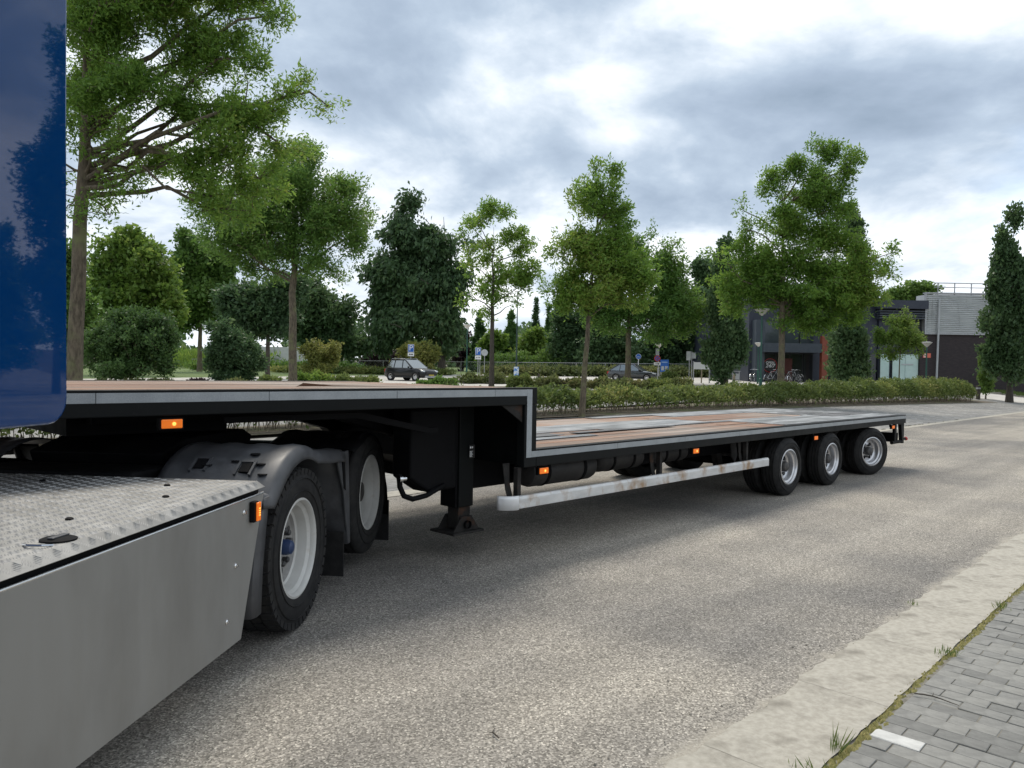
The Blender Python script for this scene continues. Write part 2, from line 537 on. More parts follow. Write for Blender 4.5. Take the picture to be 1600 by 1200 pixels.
class MB:
    """collects shapes and links them as one mesh object"""

    def __init__(s):
        s.v, s.f = [], []

    def add(s, vs, fs):
        b = len(s.v)
        s.v += [tuple(v) for v in vs]
        s.f += [tuple(b + i for i in f) for f in fs]
        return s

    def box(s, x0, x1, y0, y1, z0, z1):
        return s.add([(x0, y0, z0), (x1, y0, z0), (x1, y1, z0), (x0, y1, z0), (x0, y0, z1), (x1, y0, z1), (x1, y1, z1), (x0, y1, z1)],
                     [(0, 3, 2, 1), (4, 5, 6, 7), (0, 1, 5, 4), (1, 2, 6, 5), (2, 3, 7, 6), (3, 0, 4, 7)])

    def bar(s, a, b, w, h=None, up=(0, 0, 1)):
        a, b = Vector(a), Vector(b)
        h = h or w
        d = (b - a).normalized()
        r = d.cross(Vector(up))
        if r.length < 1e-4:
            r = d.cross(Vector((1, 0, 0)))
        r.normalize()
        u = r.cross(d)
        vs = []
        for p in (a, b):
            for i, j in ((-1, -1), (1, -1), (1, 1), (-1, 1)):
                vs.append(p + r*(i*w/2) + u*(j*h/2))
        return s.add(vs, [(3, 2, 1, 0), (4, 5, 6, 7), (0, 1, 5, 4), (1, 2, 6, 5), (2, 3, 7, 6), (3, 0, 4, 7)])

    def tube(s, pts, r, n=8, caps=True):
        pts = [Vector(p) for p in pts]
        rs = r if isinstance(r, (list, tuple)) else [r]*len(pts)
        vs, prev = [], None
        for i, p in enumerate(pts):
            d = (pts[min(i+1, len(pts)-1)] - pts[max(i-1, 0)]).normalized()
            if prev is None:
                a = d.cross(Vector((0, 0, 1)))
                if a.length < 1e-3:
                    a = d.cross(Vector((1, 0, 0)))
            else:
                a = prev - d*prev.dot(d)
            a.normalize()
            prev = a
            b = d.cross(a)
            for k in range(n):
                t = 2*PI*k/n
                vs.append(p + (a*math.cos(t) + b*math.sin(t))*rs[i])
        fs = []
        for i in range(len(pts)-1):
            for k in range(n):
                k2 = (k+1) % n
                fs.append((i*n+k, i*n+k2, (i+1)*n+k2, (i+1)*n+k))
        if caps:
            fs.append(tuple(range(n-1, -1, -1)))
            fs.append(tuple((len(pts)-1)*n + k for k in range(n)))
        return s.add(vs, fs)

    def lathe(s, prof, n=32, axis='z', origin=(0, 0, 0), closed=False):
        """prof: list of (radius, height along the axis)"""
        vs = []
        o = Vector(origin)
        for (r, h) in prof:
            for k in range(n):
                t = 2*PI*k/n
                c, q = r*math.cos(t), r*math.sin(t)
                vs.append(o + Vector({'z': (c, q, h), 'y': (c, h, q), 'x': (h, c, q)}[axis]))
        fs = []
        m = len(prof)
        for i in range(m if closed else m-1):
            j = (i+1) % m
            for k in range(n):
                k2 = (k+1) % n
                fs.append((i*n+k, i*n+k2, j*n+k2, j*n+k))
        return s.add(vs, fs)

    def prism(s, poly, a0, a1, axis='y'):
        """poly in the plane across the axis; for y: (x, z), for z: (x, y), for x: (y, z)"""
        def P(p, h):
            return {'y': (p[0], h, p[1]), 'z': (p[0], p[1], h), 'x': (h, p[0], p[1])}[axis]
        n = len(poly)
        vs = [P(p, a0) for p in poly] + [P(p, a1) for p in poly]
        fs = [tuple(range(n-1, -1, -1)), tuple(range(n, 2*n))]
        for i in range(n):
            j = (i+1) % n
            fs.append((i, j, n+j, n+i))
        return s.add(vs, fs)

    def grid(s, rows, close=False):
        n = len(rows[0])
        vs = [p for r in rows for p in r]
        fs = []
        for i in range(len(rows)-1):
            for k in range(n-1):
                fs.append((i*n+k, i*n+k+1, (i+1)*n+k+1, (i+1)*n+k))
        return s.add(vs, fs)

    def build(s, name, m, parent=None, smooth=False, bevel=0.0, seg=2, kind=None, recalc=True, solid=0.0):
        me = bpy.data.meshes.new(name)
        me.from_pydata(s.v, [], s.f)
        if recalc:
            b = bmesh.new()
            b.from_mesh(me)
            bmesh.ops.recalc_face_normals(b, faces=b.faces)
            b.to_mesh(me)
            b.free()
        o = link_mesh(name, me, m, parent, smooth, kind)
        if smooth:
            try:
                me.set_sharp_from_angle(angle=R(38))
            except Exception:
                pass
        if solid:
            md = o.modifiers.new('thickness', 'SOLIDIFY')
            md.thickness = solid
            md.offset = 0
        if bevel:
            md = o.modifiers.new('edge', 'BEVEL')
            md.width = bevel
            md.segments = seg
            md.limit_method = 'ANGLE'
            md.angle_limit = R(40)
        return o


def children(o):
    return [c for c in bpy.data.objects if c.parent == o]


def copy_tree(o, parent=None):
    c = o.copy()
    COL.objects.link(c)
    c.parent = parent
    for ch in children(o):
        copy_tree(ch, c)
    return c


def text_obj(body, size, m, parent, loc, rot, name='lettering', extrude=0.002, align='CENTER', shear=0.0, bold=0.0):
    cu = bpy.data.curves.new(name, 'FONT')
    cu.body = body
    cu.size = size
    cu.extrude = extrude
    cu.align_x = align
    cu.align_y = 'CENTER'
    cu.shear = shear
    cu.offset = bold
    cu.materials.append(m)
    tmp = bpy.data.objects.new(name, cu)
    COL.objects.link(tmp)
    me = bpy.data.meshes.new_from_object(tmp)
    bpy.data.objects.remove(tmp)
    bpy.data.curves.remove(cu)
    o = bpy.data.objects.new(name, me)
    COL.objects.link(o)
    o.parent = parent
    o.location = loc
    o.rotation_euler = rot
    return o



# ---------------------------------------------------------------- ground, road, pavements
def axis_values():
    a = list(np.arange(-120, 160, 2.0)) + list(np.arange(160, 320, 10.0)) + list(np.arange(320, 1401, 60.0))
    b = list(np.arange(-1200, -320, 60.0)) + list(np.arange(-320, -120, 10.0))
    return b + a


def terrain_sheet(name, m, n_vals, d_vals, off, kind='structure', parent=None):
    """a sheet laid over the terrain; its own x runs along the road and its y across it"""
    mb = MB()
    rows = []
    for n in n_vals:
        row = []
        for d in d_vals:
            p = RN*n + RD*d
            row.append((d, n, terrain(p.x, p.y) + off))
        rows.append(row)
    mb.grid(rows)
    o = mb.build(name, m, parent, smooth=True, recalc=False)
    o.rotation_euler = (0, 0, R(90 - ROAD_A))
    o['kind'] = kind
    return o


def road_frame(o):
    o.rotation_euler = (0, 0, R(90 - ROAD_A))
    return o


def fr(a, b, s):
    return list(np.arange(a, b, s)) + [b]


terrain_sheet('ground', M_SOIL, axis_values(), axis_values(), -0.07)
terrain_sheet('road', M_ASPH, fr(1.655, 7.78, 1.2), fr(-45, 260, 6), 0.0)
terrain_sheet('parking_bays', M_PARK, fr(8.1, 15.6, 0.75), fr(-45, 60, 2), 0.004)
terrain_sheet('side_road', M_LOT, fr(8.1, 15.6, 0.75), fr(60.05, 70, 2), 0.008)
terrain_sheet('parking_lane', M_PARK, fr(18.0, 32.0, 1), fr(-60, 52, 2), 0.004)
terrain_sheet('car_park', M_LOT, fr(32.05, 62.0, 1), fr(-95, 100, 2), 0.004)
terrain_sheet('forecourt', M_LOT, fr(17.0, 32.0, 1), fr(52.05, 100, 2), 0.004)
terrain_sheet('verge', M_LAWN, fr(62.05, 140, 2), fr(-200, 110, 3), -0.02)
terrain_sheet('lawn', M_LAWN, fr(9.2, 17, 0.8), fr(72.0, 130, 2), 0.01)

# concrete gutter along the near edge of the road: cast slabs, one by one
gut = empty('gutter', (0, 0, 0), R(90 - ROAD_A))
tag(gut, None, None, None, 'structure')
gm = []
for k in range(2):
    b = bmesh.new()
    nx, ny = 14, 7
    g = random.Random(k + 3)
    vs = []
    for i in range(nx+1):
        for j in range(ny+1):
            x = i/nx*0.9975
            y = j/ny*0.435
            z = 0.008 - 0.006*math.sin(PI*j/ny) + (g.uniform(-0.0006, 0.0006) if 0 < i < nx else 0)
            yy = y
            if j == ny:
                yy += g.uniform(-0.015, 0.04) if 0 < i < nx else .012
            if j == 0:
                yy += g.uniform(-0.005, 0.005)
            if j in (0, ny):
                z -= 0.006
            vs.append(b.verts.new((x, yy, z)))
    for i in range(nx):
        for j in range(ny):
            q = i*(ny+1) + j
            b.faces.new((vs[q], vs[q+ny+1], vs[q+ny+2], vs[q+1]))
    me = bpy.data.meshes.new('gutter_slab')
    b.to_mesh(me)
    b.free()
    me.polygons.foreach_set('use_smooth', [True]*len(me.polygons))
    me.materials.append(M_GUTTER)
    gm.append(me)
for i in range(-3, 60):
    o = bpy.data.objects.new('gutter_slab', gm[i % 2])
    COL.objects.link(o)
    o.parent = gut
    o.location = (i*1.0, 1.225, 0.003)
mb = MB()
mb.box(-40, 60, 1.2, 1.7, -0.05, -0.004)
o = mb.build('gutter_bed', M_JOINT, gut)

# mossy joint between gutter and pavers: small clumps
mb = MB()
g = random.Random(5)
for i in range(1800):
    d = -1 + 16*(g.random()**1.3)
    n = 1.214 + g.gauss(0, 0.012) + 0.012*math.sin(d*3.1)
    s = g.uniform(0.008, 0.024)
    h = g.uniform(0.004, 0.012)
    mb.add([(d-s*1.8, n, -0.004), (d, n-s*.7, -0.004), (d+s*1.8, n, -0.004), (d, n+s*.7, -0.004), (d, n, h)],
           [(0, 1, 4), (1, 2, 4), (2, 3, 4), (3, 0, 4)])
o = road_frame(mb.build('moss', M_MOSS))
tag(o, 'yellowish moss filling the joint between concrete gutter and grey pavers', 'moss', None, 'stuff')

# near pavement: grey concrete blocks across the walking direction, a few white ones
pav = empty('pavement', (0, 0, 0), R(90 - ROAD_A))
tag(pav, None, None, None, 'structure')


def paver_mesh(seed, m, lx=0.0985, ly=0.2045):
    g = random.Random(seed)
    c = 0.003
    z1, z0 = 0.0, -0.05
    j = lambda: g.uniform(-0.002, 0.002)
    top = [(-lx/2+c+j(), -ly/2+c+j(), z1+j()*.5), (lx/2-c+j(), -ly/2+c+j(), z1+j()*.5), (lx/2-c+j(), ly/2-c+j(), z1+j()*.5), (-lx/2+c+j(), ly/2-c+j(), z1+j()*.5)]
    rim = [(-lx/2, -ly/2, z1-.003), (lx/2, -ly/2, z1-.003), (lx/2, ly/2, z1-.003), (-lx/2, ly/2, z1-.003)]
    low = [(x, y, z0) for x, y, _ in rim]
    fs = [(0, 1, 2, 3)]
    for i in range(4):
        k = (i+1) % 4
        fs += [(4+i, 4+k, k, i), (8+i, 8+k, 4+k, 4+i)]
    me = bpy.data.meshes.new('paver')
    me.from_pydata(top + rim + low, [], fs)
    me.materials.append(m)
    return me


pmeshes = [paver_mesh(k, M_PAV[k % 3]) for k in range(9)]
pwhite = paver_mesh(77, M_PAVW)
white_at = {(12, 0), (14, 3)}
cells = []
for i in range(-10, 130):
    for j in range(0, 24):
        d = 2.45 + i*0.1025
        n = 1.085 - j*0.209 + (0.105 if i % 2 else 0.0)
        ln = 0.2045
        if j == 0 and i % 2:
            n, ln = 1.1375, 0.1
            if i % 2:
                n = 1.085 + 0.053
        p = RN*n + RD*d
        cells.append((math.hypot(p.x, p.y), i, j, d, n, p))
ray_ok = []
cinv = cam.matrix_world.inverted()
for c in cells:
    q = cinv @ Vector((c[5].x, c[5].y, 0))
    if q.z < -0.1:
        px, py = 800 + FPX*q.x/-q.z, 600 - FPX*q.y/-q.z
        ray_ok.append((-30 < px < 1640 and -30 < py < 1240))
    else:
        ray_ok.append(False)
vis = sorted([c for c, k in zip(cells, ray_ok) if k], key=lambda c: c[0])[:296]
vset = {(c[1], c[2]) for c in vis}
g = random.Random(9)
rest = [MB() for _ in range(3)]
half = paver_mesh(31, M_PAV[1], 0.0985, 0.1)
for c in cells:
    _, i, j, d, n, p = c
    dz = g.uniform(-0.003, 0.003)
    rot = g.uniform(-0.02, 0.02)
    cut = (j == 0 and i % 2)
    if (i, j) in vset:
        me = pwhite if (i, j) in white_at else (half if cut else g.choice(pmeshes))
        o = bpy.data.objects.new('paver', me)
        COL.objects.link(o)
        o.parent = pav
        o.location = (d, n, dz)
        o.rotation_euler = (g.uniform(-.008, .008), g.uniform(-.012, .012), rot)
    else:
        me = half if cut else pmeshes[0]
        k = g.randrange(3)
        rest[k].add([(v.co.x + d, v.co.y + n, v.co.z + dz) for v in me.vertices], [tuple(pp.vertices) for pp in me.polygons])
for k, mb in enumerate(rest):
    o = mb.build('outlying_pavers', M_PAV[k], pav, recalc=False)
    o['kind'] = 'stuff'
mb = MB()
mb.box(-8, 60, -6, 1.2, -0.06, -0.0048)
mb.build('joint_sand', M_JOINT, pav)

# white marker blocks set into the far parking bays, and the pale gutter in front of them
mb = MB()
g = random.Random(3)
for row in range(26):
    d0 = 8 + row*2.5
    for q in range(13):
        n = 8.5 + q*0.46
        if g.random() < 0.1 or d0 > 58:
            continue
        p = RN*n + RD*d0
        z = terrain(p.x, p.y) + 0.009
        mb.box(d0-0.05, d0+0.05, n-0.1, n+0.1, z-0.02, z)
o = road_frame(mb.build('bay_marking', M_PAVW))
tag(o, None, None, None, 'structure')
fg = empty('far_gutter', (0, 0, 0), R(90 - ROAD_A))
tag(fg, None, None, None, 'structure')
for i in range(0, 62):
    o = bpy.data.objects.new('gutter_slab', gm[i % 2])
    COL.objects.link(o)
    o.parent = fg
    o.scale = (1, 0.74, 1)
    o.location = (i*1.0, 7.775, 0.004)
mb = MB()
g = random.Random(12)
for i in range(46):
    d = g.uniform(14, 34)
    n = 8.1 + g.gauss(0, 0.03)
    s = g.uniform(0.03, 0.14)
    mb.add([(d-s*2, n, .01), (d, n-s*.3, .01), (d+s*2, n, .01), (d, n+s*.3, .01), (d, n, .03)], [(0, 1, 4), (1, 2, 4), (2, 3, 4), (3, 0, 4)])
o = road_frame(mb.build('kerb_dirt', mat('damp_dirt', (0.04, 0.04, 0.028), (0.08, 0.075, 0.05), 12, rough=0.9)))
tag(o, 'dark damp dirt lying along the far gutter of the road', 'dirt', None, 'stuff')
# kerb in front of the lawn on the far right
kb = MB()
for i in range(30):
    d = 70.1 + i*1.0
    for n in (9.0,):
        p = RN*n + RD*d
        z = terrain(p.x, p.y)
        kb.box(d, d+0.985, n-0.06, n+0.06, z-.05, z+0.12)
for i in range(8):
    n = 9.1 + i
    d = 71.9
    p = RN*n + RD*d
    z = terrain(p.x, p.y)
    kb.box(d-.06, d+0.06, n, n+.985, z-.05, z+0.12)
o = road_frame(kb.build('kerb', M_GUTTER))
o['kind'] = 'structure'

# grit and scraps lying along the near gutter and on the road
mb = MB()
g = random.Random(41)
for i in range(420):
    d = 1.5 + 12*(g.random()**1.4)
    n = 1.66 + abs(g.gauss(0, .22)) if g.random() < .7 else g.uniform(1.25, 5.5)
    s = g.uniform(.003, .009)
    a = g.uniform(0, 6.28)
    q = [(d + s*math.cos(a + k*2.1)*g.uniform(.6, 1.5), n + s*math.sin(a + k*2.1)*g.uniform(.6, 1.5), .003) for k in range(3)]
    mb.add(q + [(d, n, .003 + s*g.uniform(.4, .9))], [(0, 1, 3), (1, 2, 3), (2, 0, 3)])
o = road_frame(mb.build('grit', mat('grit_stone', (.10, .09, .075), (.34, .31, .26), 40, rough=.9)))
tag(o, 'loose grit and scraps strewn along the edge of the asphalt', 'grit', None, 'stuff')

# ---------------------------------------------------------------- wheels (shared builder)
def wheel_empty(parent, x, y, z, side, radius, width, rim_r, style, steer=0.0, lugs=False, dual=False):
    """axis along y; the outer face looks to -y for side = -1 (the near side), +y for side = 1"""
    w = empty('wheel', (x, y, z), R(steer), parent)
    s = side

    def tyre(y0):
        hw = width/2
        pr = [(rim_r*1.0, -hw+.02), (rim_r+.025, -hw-.004), (rim_r + (radius-rim_r)*.45, -hw-.012), (rim_r+(radius-rim_r)*.72, -hw-.006), (radius-.035, -hw+.006), (radius-.014, -hw+.016)]
        g = [(radius, -hw+.036)]
        for k in range(4):
            c = -hw*.62 + k*hw*1.24/3
            g += [(radius, c-.008), (radius-.013, c-.006), (radius-.013, c+.006), (radius, c+.008)]
        g += [(radius, hw-.036)]
        full = pr + g + [(a, -b) for a, b in reversed(pr)]
        if not lugs:
            mb = MB()
            mb.lathe([(a, b + y0) for a, b in full], 56, 'y')
            for rr in (rim_r+(radius-rim_r)*.3, rim_r+(radius-rim_r)*.62):
                mb.lathe([(rr-.004, y0+s*(hw+.006)), (rr, y0+s*(hw+.0155)), (rr+.004, y0+s*(hw+.006))], 56, 'y')
            mb.build('tyre', M_RUB, w, smooth=True)
        else:
            mb = MB()
            body = [(a - (.016 if a > radius-.02 else 0), b) for a, b in full]
            mb.lathe([(a, b + y0) for a, b in body], 60, 'y')
            for rr in (rim_r+(radius-rim_r)*.3, rim_r+(radius-rim_r)*.66):
                mb.lathe([(rr-.004, y0+s*(hw+.006)), (rr, y0+s*(hw+.0155)), (rr+.004, y0+s*(hw+.006))], 60, 'y')
            nb = 46
            for row in range(4):
                b0 = -hw + .008 + row*(2*hw-.016)/4 + .006
                b1 = -hw + .008 + (row+1)*(2*hw-.016)/4 - .006
                for k in range(nb):
                    t = 2*PI*(k + .5*(row % 2))/nb
                    dt = 2*PI/nb*.40
                    vs = []
                    sl = .012 if row in (1, 3) else -.012
                    for rr in (radius-.028, radius):
                        for (bb, tt) in ((b0, t-dt-sl), (b1, t-dt+sl), (b1, t+dt+sl), (b0, t+dt-sl)):
                            ro = rr - (.010 if (row == 0 and bb == b0) or (row == 3 and bb == b1) else 0)
                            vs.append((ro*math.cos(tt), y0 + bb, ro*math.sin(tt)))
                    mb.add(vs, [(3, 2, 1, 0), (4, 5, 6, 7), (0, 1, 5, 4), (1, 2, 6, 5), (2, 3, 7, 6), (3, 0, 4, 7)])
            # shoulder lugs running down the sidewall
            for k in range(nb):
                for sd in (-1, 1):
                    t = 2*PI*(k + (.5 if sd > 0 else 0))/nb
                    dt = 2*PI/nb*.38
                    vs = []
                    for rr, bb in ((radius-.075, hw+.001), (radius-.012, hw+.006)):
                        for tt in (t-dt, t+dt):
                            vs += [(rr*math.cos(tt), y0+sd*bb, rr*math.sin(tt)), (rr*math.cos(tt), y0+sd*(bb-.03), rr*math.sin(tt))]
                    mb.add(vs, [(0, 2, 6, 4), (1, 5, 7, 3), (0, 1, 3, 2), (4, 6, 7, 5), (0, 4, 5, 1), (2, 3, 7, 6)])
            mb.build('tyre', M_RUB, w, smooth=True)
    hw = width/2
    tyre(0.0)
    off = s*hw      # outward face
    q = rim_r

    def P(pr):
        return [(a, off - s*b) for a, b in pr]
    mr = M_RIMW if style in ('white', 'white_flat') else M_RIMS
    mb = MB()
    if style == 'white':            # deep dish: flange, well, then the disc far inside
        pr = [(q+.028, .020), (q+.024, .002), (q+.008, -.003), (q-.004, .010), (q-.006, .032), (q-.026, .048), (q-.032, .078), (q-.036, .108), (q-.052, .116), (q-.064, .134), (q-.10, .142), (q-.13, .130), (q-.165, .124), (.048, .124)]
    elif style == 'white_flat':
        pr = [(q+.028, .020), (q+.024, .002), (q+.006, -.003), (q-.006, .012), (q-.010, .05), (q-.030, .07), (q-.038, .11), (q-.042, .14), (q-.058, .155), (q-.16, .150), (.09, .146)]
    else:
        pr = [(q+.022, .014), (q+.018, .000), (q+.004, -.003), (q-.006, .010), (q-.010, .030), (q-.030, .042), (q-.036, .075), (q-.040, .105), (q-.060, .118), (q-.085, .112), (q-.125, .108), (.07, .108)]
    cut = 8 if style == 'white' else (8 if style == 'white_flat' else len(pr)-1)
    mb.lathe(P(pr[:cut+1]), 48, 'y')
    mb.lathe([(q+.02, off - s*.02), (q-.03, off - s*(width-.03))], 48, 'y')
    mb.build('rim', mr, w, smooth=True)
    if style.startswith('white'):
        MB().lathe(P(pr[cut:]), 48, 'y').build('disc', M_DISC, w, smooth=True)
    dd = pr[-1][1]
    # hub, nuts, hand holes
    mb = MB()
    rh = pr[-1][0]
    mb.lathe(P([(rh, dd-.002), (rh, dd-.05), (rh*.86, dd-.075), (rh*.5, dd-.085), (0.001, dd-.086)]), 20, 'y')
    nb_ = MB()
    nr = (q-.165 + .055)/2 + .014 if style.startswith('white') else q - .128
    nn = 10 if style.startswith('white') else 6
    for k in range(nn):
        t = 2*PI*(k+.3)/nn
        c = (nr*math.cos(t), off - s*dd, nr*math.sin(t))
        nb_.lathe([(.019, 0), (.019, s*.034), (.013, s*.040), (.001, s*.041)], 6, 'y', c)
    nb_.build('wheel_nuts', M_HUB, w, smooth=True)['kind'] = 'stuff'
    mb.build('hub', M_BCAP if style == 'white' else M_HUB, w, smooth=True)
    if style != 'white':
        mb = MB()
        n2 = 10 if style == 'white_flat' else 6
        for k in range(n2):
            t = 2*PI*k/n2
            rr = q-.115 if style == 'white_flat' else q-.10
            c = (rr*math.cos(t), off - s*(dd+.0005 if style == 'white_flat' else .111), rr*math.sin(t))
            mb.lathe([(.026, s*.006), (.001, s*.007)], 12, 'y', c)
        mb.build('hand_hole', M_BLACK, w)
    else:
        mb = MB()
        for k in range(10):
            t = 2*PI*(k+.8)/10
            c = ((q-.125)*math.cos(t), off - s*.134, (q-.125)*math.sin(t))
            mb.lathe([(.027, s*.007), (.001, s*.008)], 12, 'y', c)
        mb.build('hand_hole', M_HUB, w)
    if dual:
        tyre(-s*(width + .045))
    return w


def marker_lamp(parent, x, y, z, wx=0.11, hz=0.052, dep=0.035, name='marker_lamp', lab=None, bulb=True):
    h = MB().box(x-wx/2-.012, x+wx/2+.012, y, y+dep, z-hz/2-.010, z+hz/2+.010).build(name, M_BLACK, parent, bevel=.004)
    MB().box(x-wx/2, x+wx/2, y-.012, y-.001, z-hz/2, z+hz/2).build('lens', M_ORANGE, h, bevel=.006)
    if bulb:
        MB().lathe([(.011, 0), (.011, -.003), (.001, -.0045)], 10, 'y', (x + wx*.08, y-.0125, z)).build('bulb', M_ORANGE2, h)
    if lab:
        h['label'] = lab
    return h


# ---------------------------------------------------------------- the semi-low-loader trailer
TRO = Vector((3.8175, 10.3894, 0))
tr = empty('flatbed_trailer', TRO, R(90 - ROAD_A))
tag(tr, 'long black flatbed semi-trailer with stepped wooden deck and grey reflective edge stripe', 'trailer')
TW = 2.78
UF, US, LR = -9.75, -5.215, 4.80           # front end, step, rear end along the trailer
UZ, LZ = 1.483, 0.952                       # deck heights
# side rails: near and far, upper and lower
for sd, y0, y1 in ((0, 0.0, 0.09), (1, TW-0.09, TW)):
    up = MB()
    up.box(UF, US, y0, y1, 1.335, UZ)
    o = up.build('side_rail', M_RAIL, tr, bevel=.006)
    lo = MB().box(US, LR, y0, y1, 0.803, LZ).build('side_rail', M_RAIL, tr, bevel=.006)
    po = MB().box(US-0.155, US-.002, y0+.001, y1, 0.803, 1.333).build('step_post', M_RAIL, tr, bevel=.006)
    # reflective tape, laid as separate lengths
    yt0, yt1 = (y0-.003, y0-.0005) if sd == 0 else (y1+.0005, y1+.003)
    x = UF + 0.02
    k = 0
    while x < -5.36:
        e = min(x + (1.0 if k % 2 else 1.0), -5.282)
        if -5.282 - e < .2:
            e = -5.282
        MB().box(x, e-.004, yt0, yt1, 1.412, 1.467).build('reflective_tape', M_TAPE, o)
        x = e
        k += 1
    MB().box(-5.347, -5.284, yt0-.001, yt1, 0.886, 1.4675).build('reflective_tape', M_TAPE, po)
    x = -5.282
    while x < LR-.05:
        e = min(x + 1.25, LR-.004)
        MB().box(x, e-.004, yt0, yt1, 0.886, 0.937).build('reflective_tape', M_TAPE, lo)
        x = e
# end beams and cross members
MB().box(UF, UF+.08, .092, TW-.092, 1.335, UZ).build('front_beam', M_RAIL, tr, bevel=.005)
MB().box(LR-.08, LR, .092, TW-.092, 0.80, LZ-.004).build('rear_beam', M_RAIL, tr, bevel=.005)
MB().box(US-.03, US-.004, .092, TW-.092, 0.80, UZ-.03).build('step_plate', M_RAIL, tr)
for i in range(8):
    x = UF + .55 + i*.52
    MB().box(x, x+.05, .092, TW-.092, 1.345, 1.43).build('cross_member', M_BLACK, tr)
for i in range(16):
    x = US + .35 + i*.6
    MB().box(x, x+.05, .092, TW-.092, 0.815, 0.905).build('cross_member', M_BLACK, tr)
# planks
g = random.Random(21)
NP = 19
pw = (TW - .18)/NP


def plank_mesh(seed, length, m):
    gg = random.Random(seed)
    n = 5
    rows = []
    vs, fs = [], []
    for i in range(n+1):
        x = i/n*length
        z = gg.uniform(-.002, .002)
        a, b = .004 + gg.uniform(0, .002), pw - .004 - gg.uniform(0, .002)
        vs += [(x, a, -.03), (x, a, z-.003), (x, a+.006, z), (x, b-.006, z), (x, b, z-.003), (x, b, -.03)]
    for i in range(n):
        for k in range(5):
            q = i*6 + k
            fs.append((q, q+1, q+7, q+6))
    fs += [(0, 1, 2, 3, 4, 5), tuple(n*6 + k for k in (5, 4, 3, 2, 1, 0))]
    me = bpy.data.meshes.new('deck_plank')
    me.from_pydata(vs, [], fs)
    me.materials.append(m)
    return me


for k in range(NP):
    y = .09 + k*pw
    for (x0, x1, z) in ((UF+.085, US-.035, UZ-.006), (US+.004, -.4 + g.uniform(-.5, .5), LZ-.008), (None, LR-.085, LZ-.008)):
        if x0 is None:
            x0 = last + .006
        me = plank_mesh(g.randrange(9999), x1-x0, M_WOODS[g.choice((0, 0, 1, 2, 1))])
        o = bpy.data.objects.new('deck_plank', me)
        COL.objects.link(o)
        o.parent = tr
        o.location = (x0, y, z + g.uniform(-.003, .003))
        last = x1
# a splintered strip on the upper deck
MB().add([(-7.3, .42, UZ), (-7.25, .40, UZ+.03), (-7.0, .415, UZ+.012), (-6.2, .42, UZ), (-6.2, .44, UZ), (-7.25, .45, UZ+.005)], [(0, 1, 5), (1, 2, 4, 5), (2, 3, 4)]).build('splintered_edge', M_WOODS[0], tr)
# steel sheets on the lower deck
for (x0, x1, y0, y1) in ((-5.0, -2.9, 1.12, 1.78), (-2.88, -0.42, 0.98, 1.80), (-5.1, -3.55, .60, .74), (0.05, 2.6, 0.12, 0.95), (2.62, 4.70, 0.12, 1.02), (-0.4, 2.2, 0.97, 1.12),
                         (2.9, 4.70, 1.05, 1.95), (0.3, 2.55, 2.02, 2.66), (2.57, 4.70, 1.98, 2.66), (-1.2, 0.28, 2.45, 2.64)):
    MB().box(x0, x1, y0, y1, LZ-.006, LZ+.002+g.uniform(0, .002)).build('deck_sheet', M_STEEL, tr, bevel=.002, seg=1)
M_MATB = mat('anti_slip_mat', (0.05, 0.052, 0.056), (0.10, 0.102, 0.106), 7, rough=0.7, c3=(0.15, 0.15, 0.155), scale3=2, lo3=.5, hi3=.7)
for (x0, x1, y0, y1) in ((2.85, 3.6, .55, 1.0), (3.75, 4.62, .55, 1.0), (3.0, 3.9, 1.15, 1.6), (-3.6, -1.6, .84, .96), (-4.6, -3.9, .78, 1.0)):
    MB().box(x0, x1, y0, y1, LZ+.0035, LZ+.008).build('anti_slip_mat', M_MATB, tr)
# main beams with the goose neck
for y in (.78, TW-.92):
    MB().prism([(-8.5, 1.31), (-8.5, 1.24), (-6.7, 1.22), (-6.1, 1.05), (-5.75, 0.66), (-5.2, .52), (4.6, .56), (4.6, .80), (-5.25, .80), (-5.6, 1.33)], y, y+.14).build('main_beam', M_BLACK, tr, bevel=.006)
MB().prism([(-8.6, 1.165), (-7.55, 1.16), (-7.55, 1.33), (-8.6, 1.33)], .93, TW-.93).build('kingpin_plate', M_BLACK, tr)
# dark body under the goose neck: dark block in place of the beams, spare carrier, hoses
MB().prism([(-6.26, .74), (-6.05, .61), (-5.76, .62), (-5.76, 1.30), (-6.26, 1.30)], .42, .66).build('neck_dark_block', M_BLACK, tr, bevel=.02)  # plain block added for the dark mass of goose neck beams
MB().box(-6.0, -5.35, .70, .76, .70, .86).build('under_beam', M_BLACK, tr, bevel=.005)
MB().prism([(-5.95, .86), (-5.45, .70), (-5.05, .62), (-4.95, .80), (-5.95, 1.2)], .92, 1.9).build('neck_box', M_BLACK, tr, bevel=.01)
MB().prism([(-5.62, 1.335), (-5.36, 1.335), (-5.36, 1.18)], .03, .045).build('corner_gusset', M_DIRTST, tr, bevel=.002)
MB().prism([(-7.9, 1.30), (-6.85, 1.30), (-6.2, 1.16), (-6.12, 1.16), (-6.12, 1.12), (-6.22, 1.12), (-6.88, 1.26), (-7.9, 1.26)], .25, .30).build('support_strut', M_BLACK, tr)
hz = MB()
for q in range(3):
    yy = .55 + .07*q
    pts = [(-5.75+.06*q, yy, 1.30), (-5.74+.06*q, yy, 1.12), (-5.72+.05*q, yy, .98), (-5.64+.05*q, yy, .91), (-5.50, yy, .895)]
    hz.tube(pts, .012, 8)
hz.build('air_hose', M_RUB, tr, smooth=True)
MB().tube([(-6.42, .36, .80), (-6.41, .36, .70), (-6.37, .36, .625), (-6.28, .36, .59), (-6.12, .38, .60), (-5.9, .42, .66)], .022, 8).build('air_hose', M_BLACK, tr, smooth=True)
